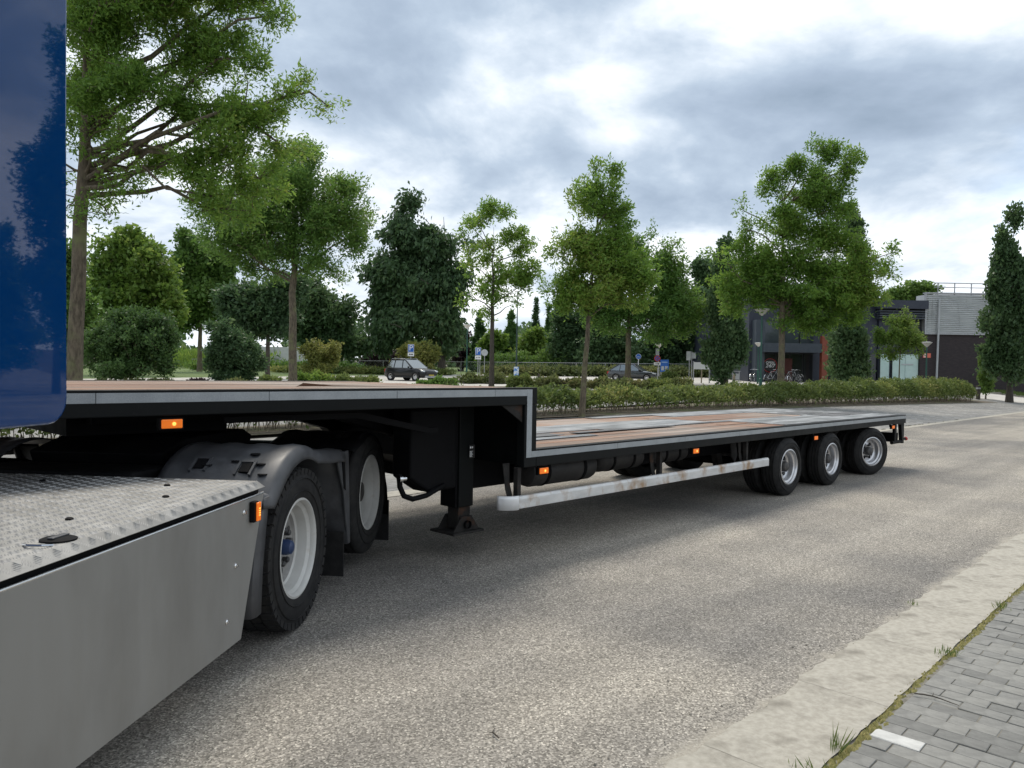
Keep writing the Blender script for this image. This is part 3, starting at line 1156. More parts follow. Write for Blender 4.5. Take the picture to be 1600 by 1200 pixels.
MB().lathe([(.028, 0), (.028, .03), (.018, .034), (.018, .07), (.001, .071)], 12, 'x', (-6.44, .34, .765)).build('hose_coupling', M_CHROME, tr, smooth=True)
# landing legs
for y in (.44, TW-.64):
    lg = MB().box(-5.70, -5.53, y+.01, y+.19, .44, 1.33).build('landing_leg', M_RAIL, tr, bevel=.008)
    MB().box(-5.685, -5.545, y+.03, y+.17, .245, .439).build('inner_tube', M_DIRTST, lg, bevel=.006)
    MB().box(-5.725, -5.702, y+.03, y+.22, .44, 1.33).build('flange', M_BLACK, lg)
    ft = MB()
    ft.box(-5.80, -5.44, y-.04, y+.27, .215, .235)
    ft.build('foot_plate', M_DIRTST, lg, bevel=.004)
    for yy in (y-.005, y+.195):
        MB().prism([(-5.77, .236), (-5.47, .236), (-5.56, .36), (-5.68, .36)], yy, yy+.012).build('foot_web', M_DIRTST, lg)
    MB().lathe([(.035, -.02), (.035, .03), (.001, .031)], 14, 'y', (-5.62, y-.012, .29)).build('foot_pin', M_BLACK, lg)
    if y < 1:
        st = MB()
        st.box(-5.60, -5.53, y-.0018, y-.0004, .86, .975)
        st = st.build('data_sticker', mat('sticker_black', (0.02, 0.02, 0.02), rough=.4), lg)
        ln = MB()
        gg = random.Random(4)
        for r_ in range(6):
            ww = gg.uniform(.025, .055)
            ln.box(-5.592, -5.592+ww, y-.0028, y-.0019, .872+r_*.009, .8765+r_*.009)
        ln.box(-5.588, -5.575, y-.0028, y-.0019, .945, .962)
        ln.box(-5.565, -5.555, y-.0028, y-.0019, .945, .962)
        ln.build('print', M_WHITE, st)
# air tanks slung lengthwise
for (x0, x1, y, z, rr) in ((-4.78, -3.72, .58, .655, .148), (-3.5, -2.62, .72, .66, .13), (-2.3, -1.5, .80, .64, .12)):
    tk = MB()
    tk.lathe([(.001, x0), (rr*.6, x0+.012), (rr*.92, x0+.045), (rr, x0+.085), (rr, x1-.085), (rr*.92, x1-.045), (rr*.6, x1-.012), (.001, x1)], 28, 'x', (0, y, z))
    tk = tk.build('air_tank', mat('tank_paint', (0.022, 0.021, 0.021), (0.04, 0.037, 0.035), 8, rough=0.55), tr, smooth=True)
    for xx in (x0+.25, x1-.25):
        sp = MB()
        sp.lathe([(rr+.001, xx-.02), (rr+.006, xx-.02), (rr+.006, xx+.02), (rr+.001, xx+.02)], 28, 'x', (0, y, z))
        sp.build('tank_strap', M_BLACK, tk, smooth=True)
# side guards and their brackets
for sd in (0, 1):
    y0 = .005 if sd == 0 else TW-.040
    prof = [(0, .458), (0, .536), (.010, .560), (.036, .562), (.036, .456), (.008, .456)]
    if sd:
        prof = [(.036-a, b) for a, b in prof]
    sg = MB().prism([(y0+a, b) for a, b in prof], -5.42, -.70, axis='x').build('side_guard', M_ALU, tr, bevel=.003)
    cap = MB()
    rows = []
    sgn = 1 if sd == 0 else -1
    for i in range(8):
        t = i/7*PI/2
        x = -5.424 - .14*math.sin(t)
        yy = (.004 if sd == 0 else TW-.004) + sgn*.12*(1-math.cos(t))
        rows.append([(x, yy, .450), (x, yy, .545), (x+.01, yy+sgn*.014, .562), (x+.03, yy+sgn*.03, .562)])
    cap.grid(rows)
    cap.build('end_cap', M_WHITE, sg, smooth=True, solid=.006)
    for i, x in enumerate((-5.40, -3.2, -1.25)):
        yb = .045 if sd == 0 else TW-.095
        br = MB()
        br.box(x, x+.045, yb, yb+.05, .46, .80)
        br = br.build('guard_bracket', M_DIRTST, tr, bevel=.003)
        pl = MB().prism([(x-.13, .84), (x-.05, .84), (x-.045, .68), (x-.005, .55), (x-.005, .46), (x-.03, .46), (x-.09, .62)], yb+.052, yb+.060)
        pl.build('perforated_plate', M_DIRTST, br)
# marker lamps
for (x, z) in ((-8.32, 1.287), (-5.085, .752), (-2.50, .760), (0.84, .735), (4.20, .752)):
    marker_lamp(tr, x, .03, z, wx=.115 if z < 1 else .12, bulb=(x < 0))
    MB().box(x-.02, x+.02, .066, .09, z, z+.09 if z < 1 else 1.334).build('lamp_bracket', M_BLACK, tr)
# wheels and axles
WR = .392
for i, (x, st) in enumerate(((-.06, 3), (1.42, 3), (3.20, 21))):
    for sd, y in ((-1, .125), (1, TW-.125)):
        wheel_empty(tr, x, y, WR, sd, WR, .225, .222, 'silver', steer=(90-90) - st, dual=True)
    MB().tube([(x, .35, WR), (x, TW-.35, WR)], .065, 12).build('axle', M_BLACK, tr, smooth=True)
    for y in (.82, TW-.90):
        MB().prism([(x-.52, .56), (x-.38, .56), (x-.30, .30), (x-.44, .34)], y, y+.09).build('suspension_hanger', M_DIRTST, tr, bevel=.004)
        MB().bar((x-.40, y+.045, .36), (x+.25, y+.045, WR-.06), .08, .10).build('trailing_arm', M_BLACK, tr)
        MB().lathe([(.09, .40), (.12, .43), (.12, .50), (.10, .515), (.12, .53), (.09, .56)], 18, 'z', (x+.28, y+.045, 0)).build('air_spring', M_RUB, tr, smooth=True)
MB().prism([(-1.36, .80), (-1.24, .80), (-1.18, .62), (-1.24, .52), (-1.33, .60)], .20, .215).build('perforated_plate', M_DIRTST, tr)
# rear corner posts, lamp board and stalk lamps
for sd, y in ((0, .02), (1, TW-.08)):
    MB().prism([(4.40, .802), (4.78, .802), (4.78, .44), (4.70, .44), (4.62, .78)], y, y+.06).build('rear_post', M_RAIL, tr, bevel=.004)
    MB().box(4.30, 4.40, y+.01, y+.05, .46, .80).build('rear_post', M_BLACK, tr)
    MB().tube([(4.20, y+.03, .475), (4.78, y+.03, .475)], .03, 8).build('rear_underrun', M_BLACK, tr, smooth=True)
    stalk = MB().tube([(4.72, y+.03, .50), (4.80, y+.02 if sd == 0 else y+.04, .515), (4.86, y if sd == 0 else y+.06, .515)], .022, 8).build('stalk_lamp', M_RUB, tr, smooth=True)
    MB().lathe([(.001, -.036), (.028, -.03), (.036, 0), (.028, .03), (.001, .036)], 14, 'x', (4.885, y if sd == 0 else y+.06, .515)).build('lens', M_REDL, stalk, smooth=True)
MB().box(4.70, 4.78, .12, TW-.12, .45, .62).build('lamp_board', M_BLACK, tr, bevel=.006)
for y in (.35, TW-.65):
    MB().box(4.781, 4.80, y, y+.30, .48, .58).build('tail_lamp', M_REDL, tr, bevel=.004)

# ---------------------------------------------------------------- the tractor unit
TKO = Vector((-1.3175, 4.5393, 0))
tk_ = empty('truck_tractor', TKO, R(90 - 5.3))
tag(tk_, 'blue truck tractor with checker plate catwalk and bare aluminium side skirt', 'truck')
TKW = 2.50
# checker plate catwalk
PZ = 0.998
plate = MB().box(-4.6, -.36, .035, TKW-.035, PZ-.012, PZ).build('catwalk', M_TREAD, tk_, bevel=.002, seg=1)
lip = MB().add([(-4.6, .035, PZ+.0005), (-.36, .035, PZ+.0005), (-.345, -.006, PZ-.033), (-4.6, -.006, PZ-.033)], [(0, 1, 2, 3)]).build('folded_lip', M_TREAD, plate, solid=.003)
bars = MB()


def bead(c, ang, ln, w, h, ax, ay, up):
    c = Vector(c)
    d = ax*math.cos(ang) + ay*math.sin(ang)
    e = up.cross(d)
    vs = [c - d*ln, c + d*ln, c + e*w, c - e*w, c + up*h - d*ln*.45, c + up*h + d*ln*.45]
    bars.add(vs, [(0, 3, 4), (3, 1, 5), (3, 5, 4), (1, 2, 5), (2, 0, 4), (2, 4, 5)])


X, Y, Z = Vector((1, 0, 0)), Vector((0, 1, 0)), Vector((0, 0, 1))
st = .050
i = 0
x = -2.95
while x < -.38:
    j = 0
    y = .062
    while y < 2.0:
        a = PI/4 if (i + j) % 2 else -PI/4
        c = Vector((x, y, PZ))
        px = X*math.cos(a + PI/2) + Y*math.sin(a + PI/2)
        ks = (-2, -1, 0, 1, 2)
        for k in ks:
            bead(c + px*(k*.0088), a, .0185, .0026, .0015, X, Y, Z)
        y += .058
        j += 1
    x += .036
    i += 1
lx = (Vector((-.345, -.006, PZ-.037)) - Vector((-.36, .035, PZ))).normalized()
ly = Vector((0, -.041, -.037)).normalized()
lup = X.cross(ly)
if lup.z < 0:
    lup = -lup
x, i = -2.95, 0
while x < -.38:
    for row in range(1):
        a = PI/4 if (i + row) % 2 else -PI/4
        c = Vector((x, .0145, PZ-.0165)) + lup*.0015
        px = X*math.cos(a+PI/2) + ly*math.sin(a+PI/2)
        for k in (-2, -1, 0, 1, 2):
            bead(c + px*(k*.0085), a, .019, .0027, .0016, X, ly, lup)
    x += .046
    i += 1
o = bars.build('tread_bars', mat('tread_bar_metal', (0.28, 0.277, 0.27), (0.37, 0.366, 0.357), 9, rough=0.7, metal=0.5), plate, recalc=False)
o['kind'] = 'stuff'
# filler cap, screws on the plate
cp = MB()
cp.lathe([(.060, PZ+.001), (.060, PZ+.006), (.050, PZ+.010), (.03, PZ+.012), (.001, PZ+.012)], 24, 'z', (-1.86, .10, 0))
cp = cp.build('filler_cap', M_BLACK, tk_, smooth=True)
MB().box(-1.905, -1.815, .088, .112, PZ+.011, PZ+.018).build('cap_grip', M_GUARD, cp, bevel=.006)
MB().tube([(-1.95, .055, PZ+.004), (-1.985, .07, PZ+.01), (-1.99, .12, PZ+.01), (-1.955, .16, PZ+.004)], .004, 6).build('cap_chain', M_CHROME, cp, smooth=True)
for (x, y) in ((-1.52, .30), (-.95, .22), (-.6, 1.1), (-1.9, .75), (-.62, .40)):
    MB().lathe([(.016, PZ), (.016, PZ+.006), (.010, PZ+.010), (.001, PZ+.010)], 10, 'z', (x, y, 0)).build('screw_head', M_BLACK, tk_, smooth=True)
# side skirt
sk = MB().prism([(-4.6, .218), (-.61, .218), (-.345, .933), (-4.6, .933)], 0.0, .012).build('side_skirt', M_ALUP, tk_)
MB().tube([(-4.6, .004, .934), (-.345, .004, .934)], .006, 8).build('rolled_edge', mat('bright_edge', (.7, .7, .69), rough=.25, metal=.9), sk, smooth=True)
MB().box(-4.6, -.37, .02, .05, .90, PZ-.013).build('gap_shade_strip', M_BLACK, tk_)  # black strip painting the shade in the gap between lip and skirt
for x, z in ((-.405, .868), (-.495, .615), (-.585, .359)):
    MB().lathe([(.013, 0), (.013, -.004), (.008, -.008), (.008, -.013), (.001, -.014)], 10, 'y', (x+(-.19), 0, z)).build('skirt_bolt', M_CHROME, sk, smooth=True)
mk = MB().box(-.530, -.478, -.030, -.001, .803, .912).build('marker_lamp', M_BLACK, tk_, bevel=.004)
MB().box(-.515, -.474, -.043, -.0305, .808, .907).build('lens', M_ORANGE, mk, bevel=.005)
for k in range(4):
    MB().box(-.503, -.487, -.0448, -.0435, .836+k*.012, .842+k*.012).build('led', M_ORANGE2, mk)
# wheels: driven axle on twin tyres, lifted tag axle
WT = .503
for sd, y in ((-1, .155), (1, TKW-.155)):
    wheel_empty(tk_, .21, y, WT, sd, WT, .30, .288, 'white', lugs=True, dual=True)
    wheel_empty(tk_, 1.81, y + (.01 if sd < 0 else -.01), .60, sd, .50, .31, .288, 'white_flat')
for x, z in ((.21, WT), (1.81, .60)):
    MB().tube([(x, .4, z), (x, TKW-.4, z)], .09, 12).build('axle', M_BLACK, tk_, smooth=True)
# mudguards: three-piece plastic shells with rounded outer flange


def mud_shell(path, y0, y1, flange, name, m, lab=None, sgn=1):
    """path: (x, z) list; the section runs from the inner edge y1 to the outer edge y0 and turns down there"""
    rows = []
    n = len(path)
    for i, (x, z) in enumerate(path):
        a = Vector((path[min(i+1, n-1)][0] - path[max(i-1, 0)][0], path[min(i+1, n-1)][1] - path[max(i-1, 0)][1])).normalized()
        nrm = (-a.y, a.x)         # outward when the path runs with x
        row = []
        for k in range(14):
            f = k/13
            yy = y1 + (y0 + sgn*.05 - y1)*f
            rib = .006*math.sin(f*PI*7)
            row.append((x + nrm[0]*rib, yy, z + nrm[1]*rib))
        for k in range(1, 7):
            t = k/6*PI/2
            off = flange*(1-math.cos(t))
            yy = y0 + sgn*.05 - sgn*.05*math.sin(t)
            row.append((x - nrm[0]*off, yy, z - nrm[1]*off))
        rows.append(row)
    mb = MB().grid(rows)
    o = mb.build(name, m, tk_, smooth=True, solid=.007)
    return o


def arc(cx, cz, r, a0, a1, n):
    return [(cx + r*math.cos(R(a0 + (a1-a0)*i/n)), cz + r*math.sin(R(a0 + (a1-a0)*i/n))) for i in range(n+1)]


for sd in (0, 1):
    y0, y1, sg = (-.005, .72, 1) if sd == 0 else (TKW+.005, TKW-.72, -1)
    top = [(-.345, .93)] + arc(.26, .50, .63, 140, 66, 12) + [(.80, 1.045), (.98, 1.035), (1.10, 1.02)]
    sh = mud_shell(top, y0, y1, .085, 'mudguard', M_GUARD, sgn=sg)
    # moulded catches on the shell
    for xx in (-.20, .0):
        ang = math.atan2(.62, xx-.26)
    for (yy, th) in ((.22, 124), (.50, 122)):
        c = Vector((.26 + .632*math.cos(R(th)), yy if sd == 0 else TKW-yy, .50 + .632*math.sin(R(th))))
        d = Vector((-math.sin(R(th)), 0, math.cos(R(th))))
        nn = Vector((math.cos(R(th)), 0, math.sin(R(th))))
        cb = MB()
        for dy in (-.045, .045):
            cb.bar(c + Vector((0, dy, 0)) - d*.06, c + Vector((0, dy, 0)) + d*.06, .014, .03, up=nn)
        cb.bar(c - d*.055 - Vector((0, .045, 0)), c - d*.055 + Vector((0, .045, 0)), .014, .03, up=nn)
        ct = cb.build('catch', M_GUARD, sh)
        MB().bar(c - d*.045, c + d*.035, .06, .022, up=nn).build('catch_strap', M_BLACK, ct)
    for th, yy in ((120, .14), (118, .30), (122, .46), (110, .22), (128, .10)):
        c = Vector((.26 + .633*math.cos(R(th)), yy if sd == 0 else TKW-yy, .50 + .633*math.sin(R(th))))
        MB().lathe([(.030, 0), (.028, .006), (.001, .007)], 12, 'z', c).build('pad', M_BLACK, sh)
    # front leg of the mudguard, straight down in front of the tyre
    leg = [(-.455, .27), (-.440, .50), (-.40, .72), (-.36, .90)]
    rows = []
    for x, z in leg:
        rows.append([(x+.10, y0+sg*.012, z), (x+.03, y0+sg*.008, z), (x-.005, y0+sg*.02, z), (x-.012, y0+sg*.06, z), (x-.012, y0+sg*.35, z), (x-.012, y1, z)])
    MB().grid(rows).build('mudguard_leg', M_GUARD, tk_, smooth=True, solid=.008)
    # V-shaped filler between the two axles
    vf = MB().prism([(.93, 1.01), (1.20, 1.01), (1.215, .94), (1.275, .30), (1.225, .30), (1.10, .72), (.98, .90)], y0+sg*.012, y0+sg*.03).build('mudguard_filler', M_GUARD, tk_, bevel=.006)
    MB().prism([(1.04, .94), (1.10, .94), (1.13, .72), (1.09, .74)], y0+sg*.006, y0+sg*.011).build('filler_slot', M_BLACK, vf)
    rows = []
    for x, z in ((.98, 1.0), (1.08, .82), (1.16, .6), (1.22, .30)):
        rows.append([(x, y0+sg*.02, z), (x, y0+sg*.3, z), (x, y1, z)])
    MB().grid(rows).build('mudguard_leg', M_GUARD, tk_, smooth=True, solid=.008)
    # flap behind the driven axle and the rear guard with its flap
    MB().box(1.16, 1.175, min(y0+sg*.03, y1), max(y0+sg*.03, y1), .07, .40).build('mud_flap', M_RUB, tk_)
    rear = [(1.34, 1.0)] + arc(1.81, .56, .535, 112, 12, 10) + [(2.40, .56), (2.46, .30)]
    mud_shell(rear, y0+sg*.02, y1, .03, 'mudguard', M_BLACK, sgn=sg)
    MB().box(2.49, 2.505, min(y0+sg*.03, y1), max(y0+sg*.03, y1), .05, .42).build('mud_flap', M_RUB, tk_)
# chassis, fifth wheel, tail
for y in (.80, TKW-.90):
    MB().box(-4.6, 2.75, y, y+.10, .68, .96).build('chassis_rail', M_BLACK, tk_, bevel=.006)
for x in (-.2, .9, 1.6, 2.6):
    MB().box(x, x+.1, .90, TKW-.90, .72, .92).build('chassis_cross_member', M_BLACK, tk_)
f5 = MB()
f5.prism([(.10, .97), (1.25, .97), (1.35, 1.09), (1.2, 1.15), (.35, 1.15), (.05, 1.08)], .82, TKW-.82)
f5.build('fifth_wheel', M_BLACK, tk_, bevel=.01)
MB().box(-.355, .02, .75, 1.75, .70, 1.02).build('air_unit', M_BLACK, tk_, bevel=.02)
# cab with its side deflector (rear lower corner rounded)
RC = .085
xr, zb = -1.955, 1.42
poly = [(-4.9, zb), (xr-RC, zb)] + [(xr-RC+RC*math.sin(t*PI/12), zb+RC-RC*math.cos(t*PI/12)) for t in range(1, 7)] + [(xr-.012, 2.4), (xr-.02, 3.75), (-4.9, 3.75)]
b = MB().prism(poly, 0.0, .03).build('side_deflector', M_BLUE, tk_, bevel=.012, seg=3)
MB().prism([(-4.85, zb+.05), (xr-.1, zb+.08), (xr-.05, zb+.12), (xr-.06, 3.7), (-4.85, 3.7)], .032, .05).build('deflector_back', M_BLACK, tk_)
MB().box(-7.4, -2.75, .06, TKW-.06, 1.05, 3.7).build('cab_shell', M_BLUE, tk_, bevel=.08, seg=3)
MB().prism([(-4.9, zb), (xr-RC, zb), (xr-.01, zb+.1), (xr-.02, 3.75), (-4.9, 3.75)], TKW-.03, TKW).build('side_deflector', M_BLUE, tk_, bevel=.01)
for sd, y in ((-1, .16), (1, TKW-.16)):
    wheel_empty(tk_, -6.1, y, WT, sd, WT, .32, .288, 'white_flat')

# ---------------------------------------------------------------- plants
LM = {
    'ash': leaf_mat('ash_leaves', (0.086, 0.183, 0.030), (0.161, 0.279, 0.047), (0.226, 0.259, 0.057), 0.5),
    'ash_dark': leaf_mat('ash_leaves_deep', (0.065, 0.149, 0.032), (0.121, 0.230, 0.044), (0.179, 0.235, 0.056), 0.48),
    'dark': leaf_mat('dark_leaves', (0.043, 0.088, 0.039), (0.073, 0.135, 0.053), (0.135, 0.184, 0.073), 0.38),
    'oak': leaf_mat('oak_leaves', (0.043, 0.093, 0.036), (0.080, 0.142, 0.055), (0.147, 0.209, 0.086), 0.38),
    'bush': leaf_mat('bush_leaves', (0.044, 0.092, 0.026), (0.074, 0.143, 0.040), (0.120, 0.196, 0.058), 0.4),
    'mid': leaf_mat('green_leaves', (0.061, 0.129, 0.028), (0.107, 0.199, 0.041), (0.164, 0.241, 0.061), 0.42),
    'bright': leaf_mat('fresh_leaves', (0.080, 0.160, 0.026), (0.138, 0.225, 0.041), (0.217, 0.275, 0.065), 0.45),
    'yellow': leaf_mat('yellow_green_leaves', (0.111, 0.150, 0.033), (0.189, 0.202, 0.052), (0.280, 0.254, 0.085), 0.4),
    'purple': leaf_mat('purple_leaves', (0.030, 0.018, 0.022), (0.048, 0.026, 0.030), (0.065, 0.040, 0.036), 0.2),
    'conifer': leaf_mat('conifer_sprays', (0.053, 0.115, 0.037), (0.089, 0.179, 0.051), (0.158, 0.253, 0.074), 0.35),
    'hedge': leaf_mat('hedge_leaves', (0.081, 0.128, 0.035), (0.169, 0.216, 0.061), (0.324, 0.304, 0.101), 0.4),
    'shrub': leaf_mat('shrub_leaves', (0.072, 0.104, 0.033), (0.137, 0.163, 0.058), (0.221, 0.195, 0.085), 0.4),
    'grass': leaf_mat('grass_blades', (0.075, 0.125, 0.03), (0.12, 0.17, 0.045), (0.20, 0.20, 0.07)),
}


def leaf_mesh(name, pts, dirs, length, width, m, parent, fold=0.18, sizevar=0.35, tint=None, kind=None, flat=0.0):
    """one four-cornered leaf at every point, growing along dirs"""
    n = len(pts)
    d = dirs/np.maximum(np.linalg.norm(dirs, axis=1, keepdims=True), 1e-6)
    r = rng.normal(size=(n, 3))
    if flat:
        r = r*(1-flat) + np.cross(d, np.array([0, 0, 1.0]))*flat*1.5
    s = np.cross(d, r)
    s /= np.maximum(np.linalg.norm(s, axis=1, keepdims=True), 1e-6)
    nn = np.cross(d, s)
    sz = (1 + rng.uniform(-sizevar, sizevar, n))[:, None]
    L, W = length*sz, width*sz
    v = np.empty((n, 4, 3))
    v[:, 0] = pts
    v[:, 1] = pts + d*L*.45 + s*W*.5 + nn*W*fold
    v[:, 2] = pts + d*L
    v[:, 3] = pts + d*L*.45 - s*W*.5 + nn*W*fold
    me = bpy.data.meshes.new(name)
    me.vertices.add(4*n)
    me.vertices.foreach_set('co', v.reshape(-1).astype(np.float32))
    me.loops.add(4*n)
    me.loops.foreach_set('vertex_index', np.arange(4*n, dtype=np.int32))
    me.polygons.add(n)
    me.polygons.foreach_set('loop_start', np.arange(0, 4*n, 4, dtype=np.int32))
    me.update()
    a = me.attributes.new('tint', 'FLOAT', 'FACE')
    if tint is None:
        tint = np.clip(rng.normal(.45, .2, n), 0, 1)
    a.data.foreach_set('value', tint.astype(np.float32))
    o = link_mesh(name, me, m, parent)
    if kind:
        o['kind'] = kind
    return o


def patch_tint(pts, scale, amt=.28):
    """leaves of one bough share an age: slow change of tint through the crown"""
    k = rng.normal(size=(5, 3))/scale
    ph = rng.uniform(0, 6.28, 5)
    f = np.sin(pts @ k.T + ph).mean(1)
    return np.clip(rng.normal(.42, .17, len(pts)) + amt*f*1.6, 0, 1)


def sprays(ends, outd, per, spread, droop=0.35):
    """leaf points round each twig end, pointing outwards and a little down"""
    n = len(ends)
    ax = outd*.75 + rng.normal(size=(n, 3))*.38
    ax[:, 2] += .62 - 1.1*droop
    ax /= np.maximum(np.linalg.norm(ax, axis=1, keepdims=True), 1e-6)
    A = np.repeat(ax, per, axis=0)
    ln = np.repeat(rng.uniform(.7, 1.5, n), per)*spread
    t = rng.uniform(-1.5, 1.0, n*per)
    taper = np.clip(1.05 - .45*t, .35, 1.4)[:, None]
    p = np.repeat(ends, per, axis=0) + A*(t*ln)[:, None] + np.clip(rng.normal(size=(n*per, 3)), -1.6, 1.6)*spread*.46*taper
    d = A*.75 + rng.normal(size=(n*per, 3))*.55
    d[:, 2] -= droop
    return p, d


def tree(name, label, cat, base, trunk_h, trunk_r, lobes, leaf, m, ends_per_m3=None, n_ends=500, per=30, spread=.22, bark=None, group=None,
         lean=(0, 0), top=None, droop=.3, patch=2.0, twig=.012, limbs=True, surf=.45, lobe_limb=True):
    """lobes: (dx, dy, z, rx, ry, rz, weight) in metres from the base, x to the right of the view, y away"""
    root = empty(name, base)
    tag(root, label, cat, group)
    bk = bark or M_BARK
    vol = np.array([l[3]*l[4]*l[5]*l[6] for l in lobes])
    cnt = np.maximum(4, (vol/vol.sum()*n_ends).astype(int))
    allz = max(l[2] + l[5] for l in lobes)
    top_z = top or allz*.86
    # trunk
    mb = MB()
    tp = []
    nseg = 9
    wob = [rng.normal(size=2)*.009*top_z*(i/nseg)*.6 for i in range(nseg+1)]
    for i in range(nseg+1):
        f = i/nseg
        tp.append(Vector((lean[0]*f*top_z + wob[i][0], lean[1]*f*top_z + wob[i][1], f*top_z - (.15 if i == 0 else 0))))
    rad = [trunk_r*(1.22 if i == 0 else 1)*(1 - .25*min(1, (i/nseg)*top_z/trunk_h) if (i/nseg)*top_z <= trunk_h else .75*max(.06, 1 - ((i/nseg)*top_z-trunk_h)/(top_z-trunk_h+.01))) for i in range(nseg+1)]
    mb.tube(tp, rad, 10)

    def trunk_at(z):
        f = min(max(z/top_z, 0), .98)*nseg
        i = int(f)
        return tp[i].lerp(tp[i+1], f-i)
    nodes = []
    zs = np.linspace(trunk_h*.92, top_z*.97, 16)
    for z in zs:
        nodes.append(tuple(trunk_at(z)))
    ends = []
    for l, c in zip(lobes, cnt):
        u = rng.normal(size=(c, 3))
        u /= np.linalg.norm(u, axis=1, keepdims=True)
        rr = rng.uniform(0, 1, c)**surf
        nsub = int(np.clip(c//6, 4, 26))
        su = rng.normal(size=(nsub, 3))
        su /= np.linalg.norm(su, axis=1, keepdims=True)
        su *= rng.uniform(.2, 1.06, (nsub, 1))**.8
        pick = rng.integers(0, nsub, c)
        e = np.array(l[:3]) + (su[pick]*.80 + u*rr[:, None]*rng.uniform(.20, .42, nsub)[pick][:, None])*np.array(l[3:6])
        ends.append(e)
        if limbs and lobe_limb:
            cpt = Vector(l[:3])
            hd = math.hypot(cpt.x, cpt.y)
            if hd > .5:
                st_z = max(trunk_h*rng.uniform(.92, 1.0) + rng.uniform(0, .22)*(top_z-trunk_h), min(cpt.z - hd*.62, top_z*.85))
                st_z = min(st_z, max(trunk_h*.93, cpt.z + .05*hd))
                a = trunk_at(st_z)
                mid = a.lerp(cpt, .5) + Vector((0, 0, hd*.10)) + Vector(tuple(rng.normal(size=3)*.06*hd))
                q1 = a.lerp(mid, .5) + Vector(tuple(rng.normal(size=3)*.04*hd))
                q2 = mid.lerp(cpt, .5) + Vector(tuple(rng.normal(size=3)*.05*hd))
                r0 = min(trunk_r*.36, .022 + .012*hd)
                pts = [a, q1, mid, q2, cpt]
                mb.tube(pts, [r0, r0*.8, r0*.62, r0*.45, r0*.25], 7)
                for i in range(4):
                    for f in (0.25, .5, .75, 1):
                        if i == 0 and f < .6:
                            continue
                        nodes.append(tuple(pts[i].lerp(pts[i+1], f)))
    ends = np.concatenate(ends)
    order = np.argsort(np.linalg.norm(ends - np.array([0, 0, trunk_h + .3*(allz-trunk_h)]), axis=1))
    ends = ends[order]
    outd = np.empty_like(ends)
    nd_ = np.array(nodes)
    if limbs:
        for i, e in enumerate(ends):
            dv = nd_ - e
            dist = np.einsum('ij,ij->i', dv, dv) + np.where(nd_[:, 2] > e[2] + .1, 1.5, 0)*(.3)
            j = int(np.argmin(dist))
            a = nd_[j]
            o_ = e - a
            ln = np.linalg.norm(o_)
            outd[i] = o_/max(ln, 1e-4)
            mid = a*.5 + e*.5 + rng.normal(size=3)*.06*ln + np.array([0, 0, .05*ln])
            rt = twig*(1 + .8*min(ln, 1.5))
            mb.tube([a, mid, e], [rt, rt*.7, rt*.35], 3, caps=False)
            if ln > .25:
                nd_ = np.vstack([nd_, mid, e])
    else:
        outd = ends - np.array([0, 0, trunk_h + .35*(allz-trunk_h)])
        outd /= np.maximum(np.linalg.norm(outd, axis=1, keepdims=True), 1e-4)
    mb.build('trunk', bk, root, smooth=True, recalc=False)
    p, d = sprays(ends, outd, per, spread, droop)
    leaf_mesh('crown', p, d, leaf[0], leaf[1], m, root, tint=patch_tint(p, patch))
    return root


def lob(base, Yd, items, depth=.8, wts=None):
    """lobes drawn as (centre px, centre py, half width px, half height px[, weight, depth offset m]) at the tree's own distance"""
    out = []
    for it in items:
        px, py, rx, rz = it[:4]
        w = it[4] if len(it) > 4 else 1.0
        do = it[5] if len(it) > 5 else 0.0
        d = ray(px, py)
        t = Yd/d.y
        P = Vector((d.x*t, d.y*t, CAM_H + d.z*t)) - base
        s = Yd/FPX
        out.append((P.x, P.y*0 + do, P.z, rx*s, rx*s*depth, rz*s, w))
    return out


G1 = 'ash trees planted along the hedge'
G2 = 'ash trees in the second row of the car park'
# T1: big ash close to the trailer
b = pos(113, 16.6)
Y1 = b.y
tree('ash_tree', 'tall ash with airy spreading crown close behind the blue truck, nearest of all the trees', 'tree', b, 5.1, .155,
     lob(b, Y1, [(150, -70, 150, 90, 1), (270, -40, 110, 80, 1), (370, -20, 75, 60, .9), (420, 25, 44, 30, .7), (200, 50, 110, 70, 1, -.5), (310, 70, 90, 60, 1, .4), (120, 110, 60, 80, .8, .5), (380, 90, 46, 40, .6), (220, 150, 90, 50, .9, -.6), (300, 160, 75, 50, 1.0, .3),
                 (400, 180, 70, 46, 1.0), (470, 140, 52, 30, .7), (512, 165, 28, 30, .5), (440, 225, 50, 34, .7, .3), (350, 240, 70, 46, 1.0, -.2), (290, 260, 60, 34, .6), (400, 275, 60, 36, .9, .2), (340, 310, 55, 40, .8, -.2), (180, 225, 60, 34, .5, -.7), (60, 250, 50, 110, .7), (170, 335, 46, 22, .3), (395, 330, 48, 30, .6), (150, 180, 60, 60, .7, .3), (215, 290, 50, 30, .45, -.2), (130, 330, 44, 26, .3, -.5), (235, 225, 60, 46, .6, .6), (150, 270, 44, 40, .4, .4)], depth=.7),
     (.095, .030), LM['ash'], n_ends=2400, per=52, spread=.19, group=G1, top=9.6, droop=.25, patch=.9, lean=(.03, 0), twig=.010)
